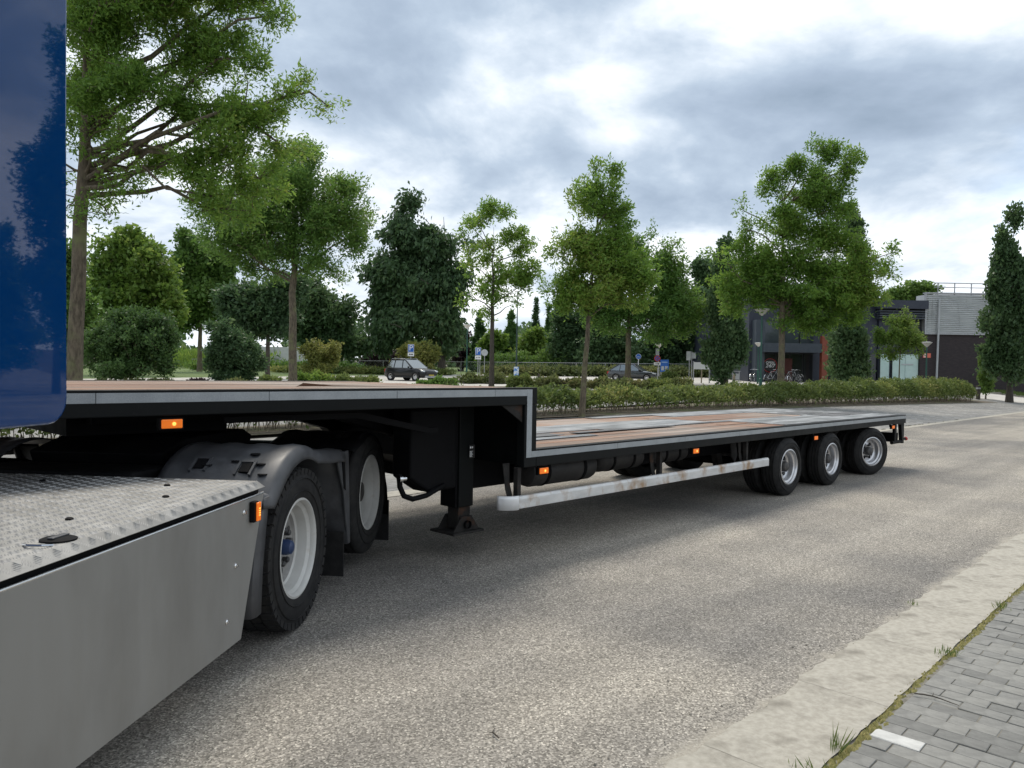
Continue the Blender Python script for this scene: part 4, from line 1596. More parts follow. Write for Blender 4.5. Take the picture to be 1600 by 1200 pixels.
# T2
b = pos(457, 36.5)
tree('ash_tree', 'round-crowned ash with straight pale trunk left of the dark beech', 'tree', b, 5.0, .2,
     lob(b, b.y, [(450, 290, 95, 60), (400, 350, 85, 55), (520, 330, 70, 55), (470, 240, 60, 28), (560, 375, 38, 36), (350, 330, 60, 55), (330, 380, 40, 30, .8), (440, 400, 85, 35, .8), (545, 290, 40, 28, .8), (375, 410, 50, 30, .5), (510, 415, 48, 34, .6), (480, 350, 80, 60)]),
     (.165, .06), LM['ash_dark'], n_ends=1250, per=54, spread=.34, group=G2, patch=2.2, top=10.5)
# T3 thin ash
b = pos(768, 48.5)
tree('ash_tree', 'thin see-through ash with forked trunk beside the twin parking signs', 'tree', b, 4.4, .17,
     lob(b, b.y, [(765, 330, 45, 16), (745, 345, 32, 16, .7), (800, 375, 38, 22), (825, 385, 24, 28, .8), (755, 385, 40, 24, .6), (735, 415, 26, 30, .4), (800, 425, 50, 26, .9), (770, 455, 45, 24, .6), (825, 445, 30, 24, .8), (735, 355, 20, 20, .7), (755, 480, 26, 22, .4), (812, 470, 22, 12, .5), (720, 460, 16, 24, .35)]),
     (.23, .08), LM['ash'], n_ends=330, per=34, spread=.32, group=G2, bark=M_BARKD, patch=2, twig=.018)
# T4 slim ash in the hedge
b = pos(910, 25.3)
tree('ash_tree', 'slim pointed ash with thin trunk rising from the middle of the near hedge', 'tree', b, 2.45, .105,
     lob(b, b.y, [(955, 265, 28, 26), (925, 310, 45, 38), (960, 330, 42, 40), (905, 375, 45, 38), (945, 400, 62, 42), (985, 425, 50, 36, 1, -.3), (885, 430, 36, 34, .8), (930, 455, 62, 34), (975, 460, 50, 24), (900, 470, 45, 24, .8), (860, 390, 12, 16, .5), (858, 455, 14, 14, .6), (955, 375, 45, 40)], depth=.9),
     (.125, .045), LM['ash'], n_ends=950, per=42, spread=.19, group=G1, patch=1.3, lean=(.05, 0), twig=.008)
# T5 behind, over the hatchback
b = pos(981, 57)
tree('ash_tree', 'broad deep green ash above the dark hatchback', 'tree', b, 4.2, .24,
     lob(b, b.y, [(1000, 420, 50, 45), (1040, 430, 45, 45), (1070, 480, 42, 40), (1020, 480, 60, 38), (960, 490, 55, 30), (1085, 510, 24, 24, .8), (1020, 360, 10, 32, .4), (1050, 385, 18, 22, .8), (990, 385, 30, 35), (1020, 520, 60, 16, .5), (930, 470, 40, 30)]),
     (.25, .10), LM['ash_dark'], n_ends=900, per=38, spread=.45, group=G2, patch=3)
# T6 big ash before the building
b = pos(1220, 38.6)
tree('ash_tree', 'largest full ash standing in the hedge beside the green lamp post', 'tree', b, 4.0, .17,
     lob(b, b.y, [(1285, 235, 36, 28), (1325, 265, 32, 34), (1245, 265, 36, 30), (1205, 290, 30, 34), (1270, 300, 60, 38), (1310, 320, 40, 30), (1155, 325, 12, 26, .8), (1165, 360, 26, 24), (1225, 350, 55, 36), (1290, 370, 55, 34), (1350, 400, 40, 24), (1395, 395, 20, 16, .8), (1180, 405, 55, 36), (1250, 415, 75, 34),
                  (1330, 430, 60, 30), (1385, 430, 28, 20, .8), (1130, 440, 34, 26), (1190, 455, 65, 28), (1270, 465, 80, 32), (1340, 465, 50, 22), (1260, 500, 62, 22, .8), (1150, 480, 40, 18, .8), (1310, 490, 45, 22, .8), (1110, 395, 14, 14, .6)]),
     (.17, .062), LM['ash'], n_ends=2000, per=38, spread=.27, group=G1, patch=2.0, top=11.2, twig=.011)
# small globe tree
b = pos(1405, 60)
tree('globe_tree', 'small round-headed young tree before the frosted glass entrance', 'tree', b, 2.2, .05,
     lob(b, b.y, [(1405, 525, 36, 26), (1380, 530, 22, 20), (1430, 530, 22, 22), (1408, 500, 24, 14, .8), (1400, 552, 30, 10, .5), (1432, 548, 14, 10, .5), (1375, 550, 12, 8, .5), (1412, 488, 6, 8, .4)]),
     (.16, .065), LM['bright'], n_ends=330, per=36, spread=.25, patch=1.5, twig=.01)
# dark pendulous beech
b = pos(690, 84)
tree('beech_tree', 'huge dark weeping beech behind the parked black car', 'tree', b, 5, .42,
     lob(b, b.y, [(640, 320, 24, 22, .8), (625, 360, 40, 36), (660, 380, 46, 40), (700, 385, 26, 36, .6), (600, 420, 36, 40), (650, 440, 66, 46), (705, 450, 34, 46), (590, 480, 26, 40), (640, 500, 70, 40), (700, 510, 36, 40), (610, 530, 40, 24, .7), (678, 545, 36, 16, .5), (738, 385, 10, 14, .3)]),
     (.55, .26), LM['dark'], n_ends=1500, per=30, spread=.75, bark=M_BARKD, patch=4, droop=.9, twig=.03)
# fastigiate oaks
GO = 'upright dark oaks beside the building'
for (px, r, base_py, items, lab) in (
        (1133, 57, 596, [(1132, 560, 30, 32), (1135, 520, 33, 36), (1128, 480, 28, 34), (1132, 430, 24, 34), (1135, 385, 14, 24), (1112, 550, 16, 24), (1155, 545, 14, 26)], 'upright dark oak left of the green lamp post and the entrance'),
        (1330, 60, 600, [(1332, 350, 15, 28), (1338, 400, 18, 30), (1332, 450, 22, 34), (1326, 500, 22, 30), (1318, 540, 24, 32), (1336, 540, 24, 34), (1320, 575, 25, 22), (1345, 570, 16, 24)], 'tall upright dark oak in front of the entrance, its tip above the big ash'),
        (1578, 60, 606, [(1582, 345, 13, 28), (1565, 370, 12, 26), (1575, 400, 24, 34), (1590, 440, 28, 44), (1565, 450, 24, 40), (1590, 500, 30, 44), (1562, 510, 26, 40), (1580, 560, 34, 34), (1555, 560, 20, 26)], 'tall upright dark oak on the lawn right of the metal clad hall')):
    b = pos(px, r)
    tree('upright_oak', lab, 'tree', b, 1.0, .22, lob(b, b.y, items, depth=1.0), (.24, .15), LM['oak'], n_ends=900, per=30, spread=.36, bark=M_BARKD, group=GO, droop=-.5, patch=2.5, twig=.02)
b = pos(1541, 62)
tree('column_conifer', 'slim young columnar tree beside the wooden bollard', 'tree', b, .5, .05, lob(b, b.y, [(1541, 590, 12, 18), (1541, 565, 11, 18), (1542, 545, 7, 14), (1541, 605, 11, 8)], depth=1), (.12, .06), LM['mid'], n_ends=300, per=30, spread=.16, droop=-.4, twig=.006)
# left background
b = pos(205, 52)
tree('round_bush', 'big round dark green bush behind the front end of the wooden deck', 'bush', b, .5, .12, lob(b, b.y, [(170, 545, 42, 42), (215, 535, 50, 54), (255, 545, 32, 42), (200, 500, 42, 26), (240, 510, 34, 28), (160, 520, 26, 28), (265, 565, 18, 24), (205, 575, 70, 16)], depth=1), (.20, .11), LM['bush'], n_ends=950, per=32, spread=.28, patch=2)
b = pos(360, 56)
tree('round_bush', 'dark low-branched bush with dense foliage left of the second ash trunk', 'bush', b, .5, .15, lob(b, b.y, [(345, 560, 32, 32), (375, 550, 36, 36), (350, 525, 30, 24), (395, 565, 18, 26), (365, 585, 46, 10)], depth=1), (.24, .12), LM['dark'], n_ends=700, per=32, spread=.3)
b = pos(210, 78)
tree('maple_tree', 'bright green maple rising behind the big round bush', 'tree', b, 3, .25, lob(b, b.y, [(200, 385, 46, 30), (235, 420, 50, 40), (180, 430, 40, 40), (255, 460, 36, 34), (200, 470, 60, 36), (150, 450, 24, 40), (270, 490, 24, 24, .7)], depth=.9), (.42, .26), LM['bright'], n_ends=900, per=28, spread=.55, patch=3, twig=.025)
b = pos(312, 95)
tree('background_tree', 'mid green tree between the maple and the second ash', 'tree', b, 4, .3, lob(b, b.y, [(320, 400, 40, 34), (290, 430, 36, 46), (330, 460, 44, 44), (295, 490, 34, 34), (345, 420, 26, 36), (285, 380, 22, 22, .7)]), (.5, .3), LM['mid'], n_ends=800, per=26, spread=.7, patch=4, twig=.03)
b = pos(418, 66)
tree('background_tree', 'dark tree with bare trunk directly left of the second ash trunk', 'tree', b, 3.4, .2, lob(b, b.y, [(410, 470, 44, 36), (380, 500, 40, 36), (430, 500, 34, 36), (360, 470, 34, 30), (450, 450, 40, 24)]), (.36, .2), LM['dark'], n_ends=750, per=28, spread=.5, bark=M_BARKD, patch=3, twig=.02)
b = pos(505, 88)
tree('background_tree', 'dense dark tree behind the second ash trunk and the brown bush', 'tree', b, 3, .3, lob(b, b.y, [(500, 490, 50, 40), (540, 500, 30, 40), (465, 500, 36, 36), (520, 535, 46, 26), (560, 540, 20, 24), (480, 460, 36, 26)]), (.45, .26), LM['oak'], n_ends=850, per=28, spread=.65, bark=M_BARKD, patch=3, twig=.03)
b = pos(120, 62)
tree('background_tree', 'yellowish tree half hidden by the edge of the blue truck', 'tree', b, 3, .2, lob(b, b.y, [(90, 440, 40, 70), (130, 500, 30, 50), (60, 500, 50, 50), (110, 400, 26, 30)]), (.36, .2), LM['mid'], n_ends=600, per=26, spread=.5, twig=.02)
b = pos(503, 62)
tree('ornamental_bush', 'olive brown bush right of the second ash trunk', 'bush', b, .4, .06, lob(b, b.y, [(500, 555, 30, 20), (480, 548, 18, 16), (520, 552, 18, 18), (500, 572, 26, 12)], depth=1), (.2, .11), LM['yellow'], n_ends=320, per=26, spread=.25, bark=M_BARKD, twig=.012)
b = pos(655, 76)
tree('ornamental_bush', 'yellow green bush behind the roof of the parked black car', 'bush', b, .5, .08, lob(b, b.y, [(655, 555, 30, 22), (635, 545, 16, 14), (675, 550, 16, 18), (650, 572, 34, 14)], depth=1), (.3, .17), LM['yellow'], n_ends=420, per=28, spread=.34, twig=.015)
b = pos(595, 100)
tree('hedge_block', 'clipped dark blackish hedge block left of the yellow green bush', 'hedge', b, .4, .06, lob(b, b.y, [(580, 560, 16, 14), (600, 560, 18, 15), (615, 562, 12, 14), (570, 562, 10, 10)], depth=1), (.3, .2), LM['purple'], n_ends=300, per=26, spread=.35)
GC = 'conifers beyond the chain link fence'
for (px, r, top_py, hw, mm, lab) in ((748, 104, 492, 17, 'conifer', 'conifer behind the lamp with the thin green post'), (797, 104, 484, 19, 'conifer', 'broad conifer right of the thin ash trunk'), (836, 135, 470, 9, 'dark', 'slender dark conifer farthest off, its tip standing free against the sky'),
                                    (857, 110, 480, 15, 'conifer', 'dark conifer left of the slim pointed ash')):
    b = pos(px, r)
    Yd = b.y
    h = (585 - top_py)*Yd/FPX
    w = hw*Yd/FPX
    lobes = []
    for k in range(9):
        f = k/8.5
        lobes.append((0, 0, h*(.06 + .9*f), w*(1.02-f)+.12, w*(1.02-f)+.12, h*.075, 1.0 + .5*f))
    tree('conifer_tree', lab, 'tree', b, .6, .2, lobes, (.5, .2), LM[mm], n_ends=620, per=26, spread=.26, bark=M_BARKD, group=GC, limbs=False, droop=.1, patch=3, surf=.35)
for (px, r, items, mm, nm, lab) in (
        (722, 108, [(722, 545, 18, 26), (715, 520, 14, 18), (730, 560, 14, 16)], 'purple', 'purple_tree', 'purple leaved tree behind the thin green lamp post'),
        (770, 100, [(765, 545, 14, 20), (775, 530, 14, 12), (762, 565, 16, 12)], 'bright', 'background_tree', 'light green young tree just behind the twin parking signs'),
        (826, 100, [(826, 545, 20, 22), (835, 530, 18, 14), (818, 560, 18, 14), (840, 555, 14, 16)], 'bright', 'background_tree', 'light green leafy tree between two conifers'),
        (890, 96, [(890, 535, 30, 40), (880, 500, 22, 26), (905, 510, 26, 34), (890, 565, 34, 18), (870, 555, 20, 20)], 'dark', 'background_tree', 'dark bluish tree behind the slim pointed ash trunk'),
        (950, 92, [(950, 520, 34, 40), (935, 555, 36, 26), (975, 550, 30, 30), (955, 480, 30, 30)], 'oak', 'background_tree', 'dark tree behind the round blue path sign'),
        (1050, 90, [(1045, 520, 42, 44), (1085, 530, 34, 40), (1060, 470, 36, 36), (1020, 545, 34, 28), (1095, 480, 24, 34), (1110, 555, 26, 26)], 'dark', 'background_tree', 'dark tree behind the signs on the lamp post'),
        (1092, 100, [(1110, 440, 26, 34), (1095, 420, 18, 24), (1120, 480, 26, 30)], 'oak', 'background_tree', 'dark tree top between the broad ash and the largest ash'),
        (1190, 104, [(1180, 450, 40, 40), (1210, 480, 40, 34), (1165, 500, 30, 30)], 'oak', 'background_tree', 'dark tree showing through gaps left of the largest ash trunk'),
        (1425, 115, [(1420, 458, 22, 14), (1445, 452, 16, 10), (1400, 465, 18, 14), (1462, 450, 8, 6, .5)], 'mid', 'background_tree', 'grey green tree top rising over the dark louvred roof')):
    b = pos(px, r)
    tree(nm, lab, 'tree', b, 1.5, .22, lob(b, b.y, items), (.46, .26), LM[mm], n_ends=max(260, int(sum(i[2]*i[3] for i in items)/5.0)), per=26, spread=.6, bark=M_BARKD, patch=3, twig=.03)
# woods out of the frame on the right, seen in the blue paint, and behind the left of the frame
for (px_head, r, hh, wd, lab) in ((37.8, 46, 20, .075, 'tall ash right of the picture, seen only mirrored in the blue paint'), (41.6, 52, 10.5, .26, 'broad tree right of the picture, mirrored low in the blue paint'), (47.0, 50, 11, .24, 'farthest right tree out of the picture, mirrored in the blue paint')):
    a = R(px_head)
    b = Vector((math.sin(a)*r, math.cos(a)*r, 0))
    b.z = terrain(b.x, b.y)
    tree('ash_tree', lab, 'tree', b, 2.4, .2, [(0, 0, hh*.30, hh*wd*1.25, hh*wd*1.25, hh*.17, 1), (hh*.03, 0, hh*.55, hh*wd, hh*wd, hh*.22, 1), (-hh*.03, 0, hh*.72, hh*wd*.8, hh*wd*.8, hh*.16, 1), (0, 0, hh*.88, hh*wd*.5, hh*wd*.5, hh*.12, .8)],
         (.3, .12), LM['ash_dark'], n_ends=650, per=34, spread=.42, group='ash trees out of the picture')
# far wood closing the horizon: one mass nobody could count
pts = []
for k in range(2600):
    hd = R(rng.uniform(-40, 40))
    r = rng.uniform(150, 185)
    x, y = math.sin(hd)*r, math.cos(hd)*r
    top = 6.5 + 2.0*math.sin(hd*23) + 1.3*math.sin(hd*61+1)
    if -23.5 < math.degrees(hd) < -20.5 or -19.5 < math.degrees(hd) < -16.6:
        top = 2.2
    z = terrain(x, y) + top*(rng.uniform(0, 1)**.7)
    pts.append((x, y, z))
pts = np.array(pts)
p, d = sprays(pts, np.tile(np.array([[0, -.5, .3]]), (len(pts), 1)), 12, 1.0)
o = leaf_mesh('far_wood', p, d, 1.3, .8, LM['oak'], None, kind='stuff')
tag(o, 'dark far wood closing the view beyond the fence', 'wood')

# near hedge along the parking lane
HA = [(-38, 12.5), (-34, 14.6), (-30, 16.5)]


def hedge_line(k):
    """centre of the hedge in road coordinates (n, d) for k along it"""
    d = k
    n = 17.2 if d < 18 else 17.2 - (d-18)*(4.6/38.0)
    return n, d


HK0, HK1 = -8.0, 55.5
HED = empty('hedge', tuple(nd(17, 20)), 0)
tag(HED, 'long knee-high leafy hedge with pale stems along the parking bays behind the trailer', 'hedge')
N = 125000
k = rng.uniform(HK0, HK1, N)
hv = np.array([hedge_line(v) for v in k])
hgt = .74 + .10*np.sin(k*1.7) + .10*np.sin(k*4.1 + 1) + .06*np.sin(k*9.7+2) + np.clip((k-28)/20, 0, 1)*.45
ex = rng.uniform(-1, 1, N)
ez = rng.uniform(0, 1, N)**.62
wid = .78*(np.sqrt(np.clip(1 - (ez*.92)**3, .05, 1)))
surfm = np.where(rng.uniform(size=N) < .7, np.sign(ex)*np.abs(ex)**.35, ex)
endf = np.clip((HK1 - k)/1.2, 0, 1)**.5
nn_ = hv[:, 0] + surfm*wid*endf + rng.normal(size=N)*.06
zz = .16 + (hgt*endf**.4 - .16)*ez + rng.normal(size=N)*.045
keep = (rng.uniform(size=N) < np.clip((zz-.12)/.40, .22, 1))
k, nn_, zz, surfm, ez = k[keep], nn_[keep], zz[keep], surfm[keep], ez[keep]
P = np.array([[RN.x*a + RD.x*b_, RN.y*a + RD.y*b_, 0] for a, b_ in zip(nn_, k)])
tz = np.array([terrain(a[0], a[1]) for a in P])
P[:, 2] = zz + tz
P -= np.array(HED.location)
dirs = rng.normal(size=(len(P), 3))*.6 + np.array([RN.x, RN.y, 0])*surfm[:, None]*.5
dirs[:, 2] += .35
leaf_mesh('foliage', P, dirs, .105, .062, LM['hedge'], HED, tint=patch_tint(P, .8, .3))
mb = MB()
g = random.Random(2)
for i in range(1500):
    kk = g.uniform(HK0, HK1-.3)
    n0, d0 = hedge_line(kk)
    n0 += g.uniform(-.55, .55)
    a = nd(n0, kk) - Vector(HED.location)
    e = a + RN*g.gauss(0, .16) + RD*g.gauss(0, .16) + Vector((0, 0, g.uniform(.45, .75)))
    mb.tube([a - Vector((0, 0, .03)), a.lerp(e, .5) + Vector((g.gauss(0, .03), g.gauss(0, .03), 0)), e], [.012, .009, .005], 3, caps=False)
mb.build('stems', mat('hedge_stem', (0.16, 0.13, 0.09), (0.24, 0.20, 0.15), 8, rough=.9), HED, recalc=False)
terrain_sheet('hedge_bed', M_SOIL, [16.2, 17.2, 18.2], fr(-12, 20, 2), .014)
mbs = MB()
rows = []
for d in fr(18, 57, 1):
    n, _ = hedge_line(d)
    row = []
    for q in (-1.15, 0, 1.0):
        p = RN*(n+q) + RD*d
        row.append((d, n+q, terrain(p.x, p.y) + .016))
    rows.append(row)
mbs.grid(rows)
o = road_frame(mbs.build('hedge_bed', M_SOIL, recalc=False))
o['kind'] = 'structure'

# low shrubs of the second strip, each a plant
bed = MB()
SHR = []
for px, py, w, h, mm in ((860, 600, 34, 16, 'shrub'), (900, 603, 30, 14, 'shrub'), (945, 602, 40, 15, 'shrub'), (985, 604, 44, 13, 'shrub'), (1030, 604, 36, 14, 'hedge'), (1065, 603, 30, 16, 'shrub'), (815, 598, 34, 18, 'hedge'), (775, 597, 30, 15, 'shrub'),
                         (735, 596, 30, 14, 'shrub'), (690, 598, 34, 13, 'mid'), (662, 599, 22, 9, 'mid'), (700, 600, 24, 10, 'shrub'), (575, 594, 34, 12, 'hedge'), (535, 594, 30, 14, 'hedge'), (495, 592, 34, 18, 'bright'), (470, 594, 26, 16, 'bright'),
                         (420, 592, 28, 12, 'hedge'), (250, 590, 30, 8, 'shrub'), (210, 590, 26, 8, 'shrub'), (310, 589, 22, 8, 'purple'), (370, 590, 26, 8, 'shrub'), (160, 590, 20, 8, 'shrub'), (1046, 596, 22, 20, 'hedge'), (1432, 594, 26, 18, 'hedge'), (880, 601, 20, 10, 'purple')):
    SHR.append((px, py, w, h, mm))
words = {'shrub': 'olive', 'hedge': 'yellowish green', 'mid': 'green', 'bright': 'fresh green', 'purple': 'reddish'}
near = {860: 'first right of the deck step', 900: 'left of the slim ash trunk', 945: 'right of the slim ash trunk', 985: 'below the dark hatchback', 1030: 'below the no stopping sign', 1065: 'at the right end of its bed', 815: 'below the blue poster on the mast',
        775: 'at the foot of the thin ash', 735: 'at the foot of the lamp with thin green post', 690: 'before the bumper of the parked black car', 662: 'before the front wheel of the parked black car', 700: 'lowest one right of the parked black car', 575: 'left of the parked black car',
        535: 'between the brown bush and the parked car', 495: 'below the olive brown bush', 470: 'right at the second ash trunk', 420: 'left of the second ash trunk', 250: 'under the right side of the big round bush', 210: 'under the middle of the big round bush', 310: 'in the gap between the two dark bushes',
        370: 'under the dark low-branched bush', 160: 'beside the nearest ash trunk', 1046: 'between the hatchback bonnet and the blue board', 1432: 'by the hall wall under the lamp', 880: 'between two olive ones beside the deck step'}
for i, (px, py, w, h, mm) in enumerate(SHR):
    r = 47 if py > 597 else (54 if px > 640 else 50)
    if px > 1400:
        r = 58
    b = pos(px, r)
    s = b.y/FPX
    root = empty('low_shrub', b)
    tag(root, '%s low shrub %s' % (words[mm], near[px]), 'shrub', 'low shrubs of the car park strips')
    n = int(w*h*7)
    u = rng.normal(size=(n, 3))
    u /= np.linalg.norm(u, axis=1, keepdims=True)
    u *= (rng.uniform(size=(n, 1))**.4)
    lump = 1 + .25*np.sin(u[:, :1]*7 + i) + .2*np.sin(u[:, 1:2]*9 + i*2)
    p = u*np.array([w*s*.62, w*s*.5, h*s*.62])*lump
    p[:, 2] = np.abs(p[:, 2] + h*s*.42)
    dd = u*.5 + rng.normal(size=(n, 3))*.6
    dd[:, 2] += .3
    leaf_mesh('foliage', p, dd, .17, .085, LM[mm], root, tint=patch_tint(p, .7))
    mb = MB()
    for q in range(14):
        e = Vector((g.gauss(0, w*s*.3), g.gauss(0, w*s*.25), h*s*g.uniform(.5, .95)))
        mb.tube([(e.x*.4, e.y*.4, -.05), e*.6, e], [.014, .01, .004], 3, caps=False)
    mb.build('stems', M_BARKD, root, recalc=False)
terrain_sheet('shrub_bed', M_SOIL, fr(31.2, 34.2, 1), fr(5, 48, 2), .02)

# low hedge before the fence and rough growth behind it
for (pa, pb, ra, rb, hh, mm, nm, lab, n) in ((760, 1130, 80, 84, 1.15, 'shrub', 'hedge', 'long brownish low hedge in front of the chain link fence', 26000), (430, 700, 92, 80, .7, 'hedge', 'hedge', 'low grassy hedge along the fence behind the parked black car', 12000),
                                            (780, 1100, 95, 99, 3.0, 'mid', 'undergrowth', 'tangled green undergrowth rising behind the fence', 26000), (300, 560, 100, 96, 1.3, 'mid', 'undergrowth', 'rough green growth behind the fence on the left', 12000)):
    f = rng.uniform(size=n)
    A, B = pos(pa, ra), pos(pb, rb)
    hv = hh*(.7 + .3*np.sin(f*37)*np.sin(f*91 + 1))
    p = np.array(A)[None, :]*(1-f[:, None]) + np.array(B)[None, :]*f[:, None]
    p[:, 0] += rng.normal(size=n)*.45
    p[:, 1] += rng.normal(size=n)*.6
    p[:, 2] = np.array([terrain(a[0], a[1]) for a in p]) + hv*rng.uniform(size=n)**.7
    dd = rng.normal(size=(n, 3))*.6
    dd[:, 2] += .5
    o = leaf_mesh(nm, p, dd, .30, .15, LM[mm], None, tint=patch_tint(p, 2.5))
    tag(o, lab, 'hedge' if nm == 'hedge' else 'undergrowth', None, None if nm == 'hedge' else 'stuff')
# field crop beyond the fence at the far left
p = np.empty((9000, 3))
hd = R(-21.8) + rng.normal(size=9000)*.03
r = rng.uniform(118, 148, 9000)
p[:, 0], p[:, 1] = np.sin(hd)*r, np.cos(hd)*r
p[:, 2] = np.array([terrain(a[0], a[1]) for a in p]) + rng.uniform(0, 2.3, 9000)
dd = rng.normal(size=(9000, 3))*.3
dd[:, 2] += 1
tag(leaf_mesh('maize_field', p, dd, .7, .16, LM['bright'], None, kind='stuff'), 'bright green field crop seen between the two dark bushes', 'crop')
# lawn grass far right
n = 24000
dq = rng.uniform(72, 112, n)
nq = rng.uniform(9.3, 17, n)
p = np.stack([RN.x*nq + RD.x*dq, RN.y*nq + RD.y*dq, np.zeros(n)], 1)
p[:, 2] = np.array([terrain(a[0], a[1]) for a in p])
dd = rng.normal(size=(n, 3))*.35
dd[:, 2] += 1
tag(leaf_mesh('grass', p, dd, .16, .05, LM['grass'], None, kind='stuff'), 'short green grass of the lawn by the metal clad hall', 'grass')

# weeds in the gutter joint, fallen twigs
WEED = []
for (n, d, nb, hgt, sp, lab) in ((1.235, 3.36, 30, .085, .04, 'tallest grass tuft in the gutter joint, nearest the bottom edge'), (1.25, 3.10, 18, .06, .06, 'loose grass tuft at the bottom edge of the picture'), (1.205, 5.0, 40, .045, .05, 'small tuft with reddish blades in the gutter joint'),
                               (1.21, 6.3, 30, .05, .05, 'tiny tuft in the gutter joint farther up the road'), (1.20, 7.6, 30, .05, .06, 'farthest tuft in the gutter joint'), (1.66, 5.9, 16, .04, .03, 'tiny weed between asphalt and gutter')):
    base = RN*n + RD*d
    base.z = 0.004
    root = empty('grass_tuft', base)
    tag(root, lab, 'weed', 'weeds along the gutter')
    m_ = nb
    p = rng.normal(size=(m_, 3))*np.array([sp, sp, 0])*.55
    p = p[:, [0, 1, 2]]
    dd = rng.normal(size=(m_, 3))*.45
    dd[:, 2] = 1
    leaf_mesh('blades', p, dd, hgt, .005, LM['grass'], root, sizevar=.5, kind='stuff')
for (n, d, ang, ln, lab) in ((2.37, 2.43, 100, .10, 'short dark twig lying on the asphalt near the bottom edge'), (1.08, 4.26, -40, .20, 'thin curved twig lying on the grey pavers')):
    base = RN*n + RD*d
    base.z = .004
    mb = MB()
    a = R(ang)
    dx, dy = math.cos(a), math.sin(a)
    pts = [Vector((dx*ln*(t-.5) - dy*.018*math.sin(t*3), dy*ln*(t-.5) + dx*.018*math.sin(t*3), .006 + .004*math.sin(t*5))) for t in (0, .2, .4, .6, .8, 1)]
    mb.tube(pts, [.0035, .004, .0035, .003, .0025, .0015], 6)
    mb.tube([pts[2], pts[2] + Vector((-dy*.03, dx*.03, .008))], [.0025, .001], 5)
    o = mb.build('fallen_twig', M_BARKD, smooth=True)
    o.location = base
    tag(o, lab, 'twig')

# ---------------------------------------------------------------- street furniture
def at(px, py, Yd):
    d = ray(px, py)
    t = Yd/d.y
    return Vector((d.x*t, d.y*t, CAM_H + d.z*t))


def face_cam(b, extra=0.0):
    return -math.atan2(b.x, b.y) + extra


GL = 'green lamp posts with conical opal heads'


def lamp(px, r, top_py, lab, plain=False, hs=1.0):
    b = pos(px, r)
    h = at(px, top_py, b.y).z - b.z
    root = empty('street_lamp', b)
    tag(root, lab, 'lamp', GL)
    mp = M_GALV if plain else M_GREENP
    MB().tube([(0, 0, -.1), (0, 0, 1.1), (0, 0, 1.12), (0, 0, h-.30)], [.075, .075, .05, .038], 12).build('mast', mp, root, smooth=True)
    MB().lathe([(.05, h-.34), (.07, h-.30), (.32*hs, h-.08), (.345*hs, h-.055), (.345*hs, h-.04)], 28, 'z').build('shade', M_SHADE, root, smooth=True)
    MB().lathe([(.35*hs, h-.045), (.345*hs, h-.03), (.20*hs, h-.008), (.05, h), (.001, h)], 28, 'z').build('cover', M_SHADET, root, smooth=True)
    return root


lamp(1188.5, 38.4, 482, 'green lamp post in the near hedge left of the largest ash trunk')
lamp(729, 62, 507, 'lamp on thin green post right of the parked black car')
lamp(1184, 63, 535, 'small far lamp just left of the green lamp post', hs=.85)
l3 = lamp(1028.5, 62, 537, 'lamp carrying a no stopping sign beside the blue board', plain=True, hs=.85)
lamp(1447, 56, 534, 'lamp by the dark brick wall near the downpipe', hs=.9)

M_SBLUE = mat('sign_blue', (0.015, 0.11, 0.42), rough=.35)
M_SWHITE = mat('sign_white', (.72, .73, .73), rough=.4)
M_SBLACK = mat('sign_black', (.02, .02, .02), rough=.5)
M_SRED = mat('sign_red', (.45, .03, .03), rough=.4)
M_SGREY = mat('sign_back_grey', (.36, .38, .39), (.42, .44, .45), 4, rough=.5)
XR = (PI/2, 0, 0)


def sign_root(name, px, r, lab, cat='sign', group=None, rz=0.0):
    b = pos(px, r)
    root = empty(name, b, face_cam(b) + rz)
    tag(root, lab, cat, group)
    return root, b


def zat(px, py, b):
    return at(px, py, b.y).z - b.z


def post(root, h, r=.03, x=0, m=None):
    return MB().tube([(x, 0, -.1), (x, 0, h)], r, 10).build('post', m or M_GALV, root, smooth=True)


GP = 'blue parking signs'
for (px, r, y0, y1, lab) in ((641.5, 64, 538, 555, 'blue parking sign with small white plate above the parked black car'), (746.5, 66, 543, 560, 'blue parking sign with white plate beside the thin ash trunk')):
    root, b = sign_root('parking_sign', px, r, lab, group=GP)
    z0, z1 = zat(px, y1-5, b), zat(px, y0, b)
    post(root, z1-.02)
    w = .22
    MB().box(-w-.03, w+.03, -.045, -.032, z0-.02, z1).build('panel', M_SWHITE, root)
    pn = MB().box(-w, w, -.052, -.046, z0+.01, z1-.03).build('panel', M_SBLUE, root)
    text_obj('P', (z1-z0)*1.0, M_SWHITE, root, (0, -.054, (z0+z1)/2), XR)
    zp0 = zat(px, y1+1.5, b)
    MB().box(-w-.04, w+.04, -.045, -.032, zp0, z0-.05).build('plate', M_SWHITE, root)
    zc = (zp0 + z0 - .05)/2
    if px < 700:
        MB().prism([(-.16, zc-.05), (-.16, zc+.02), (-.06, zc+.06), (-.02, zc), (.02, zc), (.06, zc+.06), (.16, zc+.02), (.16, zc-.05), (.05, zc-.05), (0, zc-.02), (-.05, zc-.05)], -.048, -.046).build('symbol', M_SBLACK, root)
    else:
        for q in (-.13, 0, .13):
            MB().box(q-.035, q+.035, -.048, -.046, zc-.05, zc+.05).build('symbol', M_SBLACK, root)
root, b = sign_root('round_sign', 756.5, 70, 'grey back of a round sign right of the twin parking sign')
z = zat(756.5, 551, b)
post(root, z)
MB().lathe([(.001, -.05), (.29, -.05), (.30, -.04), (.29, -.03), (.001, -.03)], 28, 'y', (0, 0, z)).build('panel', M_SGREY, root)
root, b = sign_root('post', 749.5, 68, 'thin bare grey post between the two signs by the thin ash')
post(root, zat(749.5, 553, b), .025)
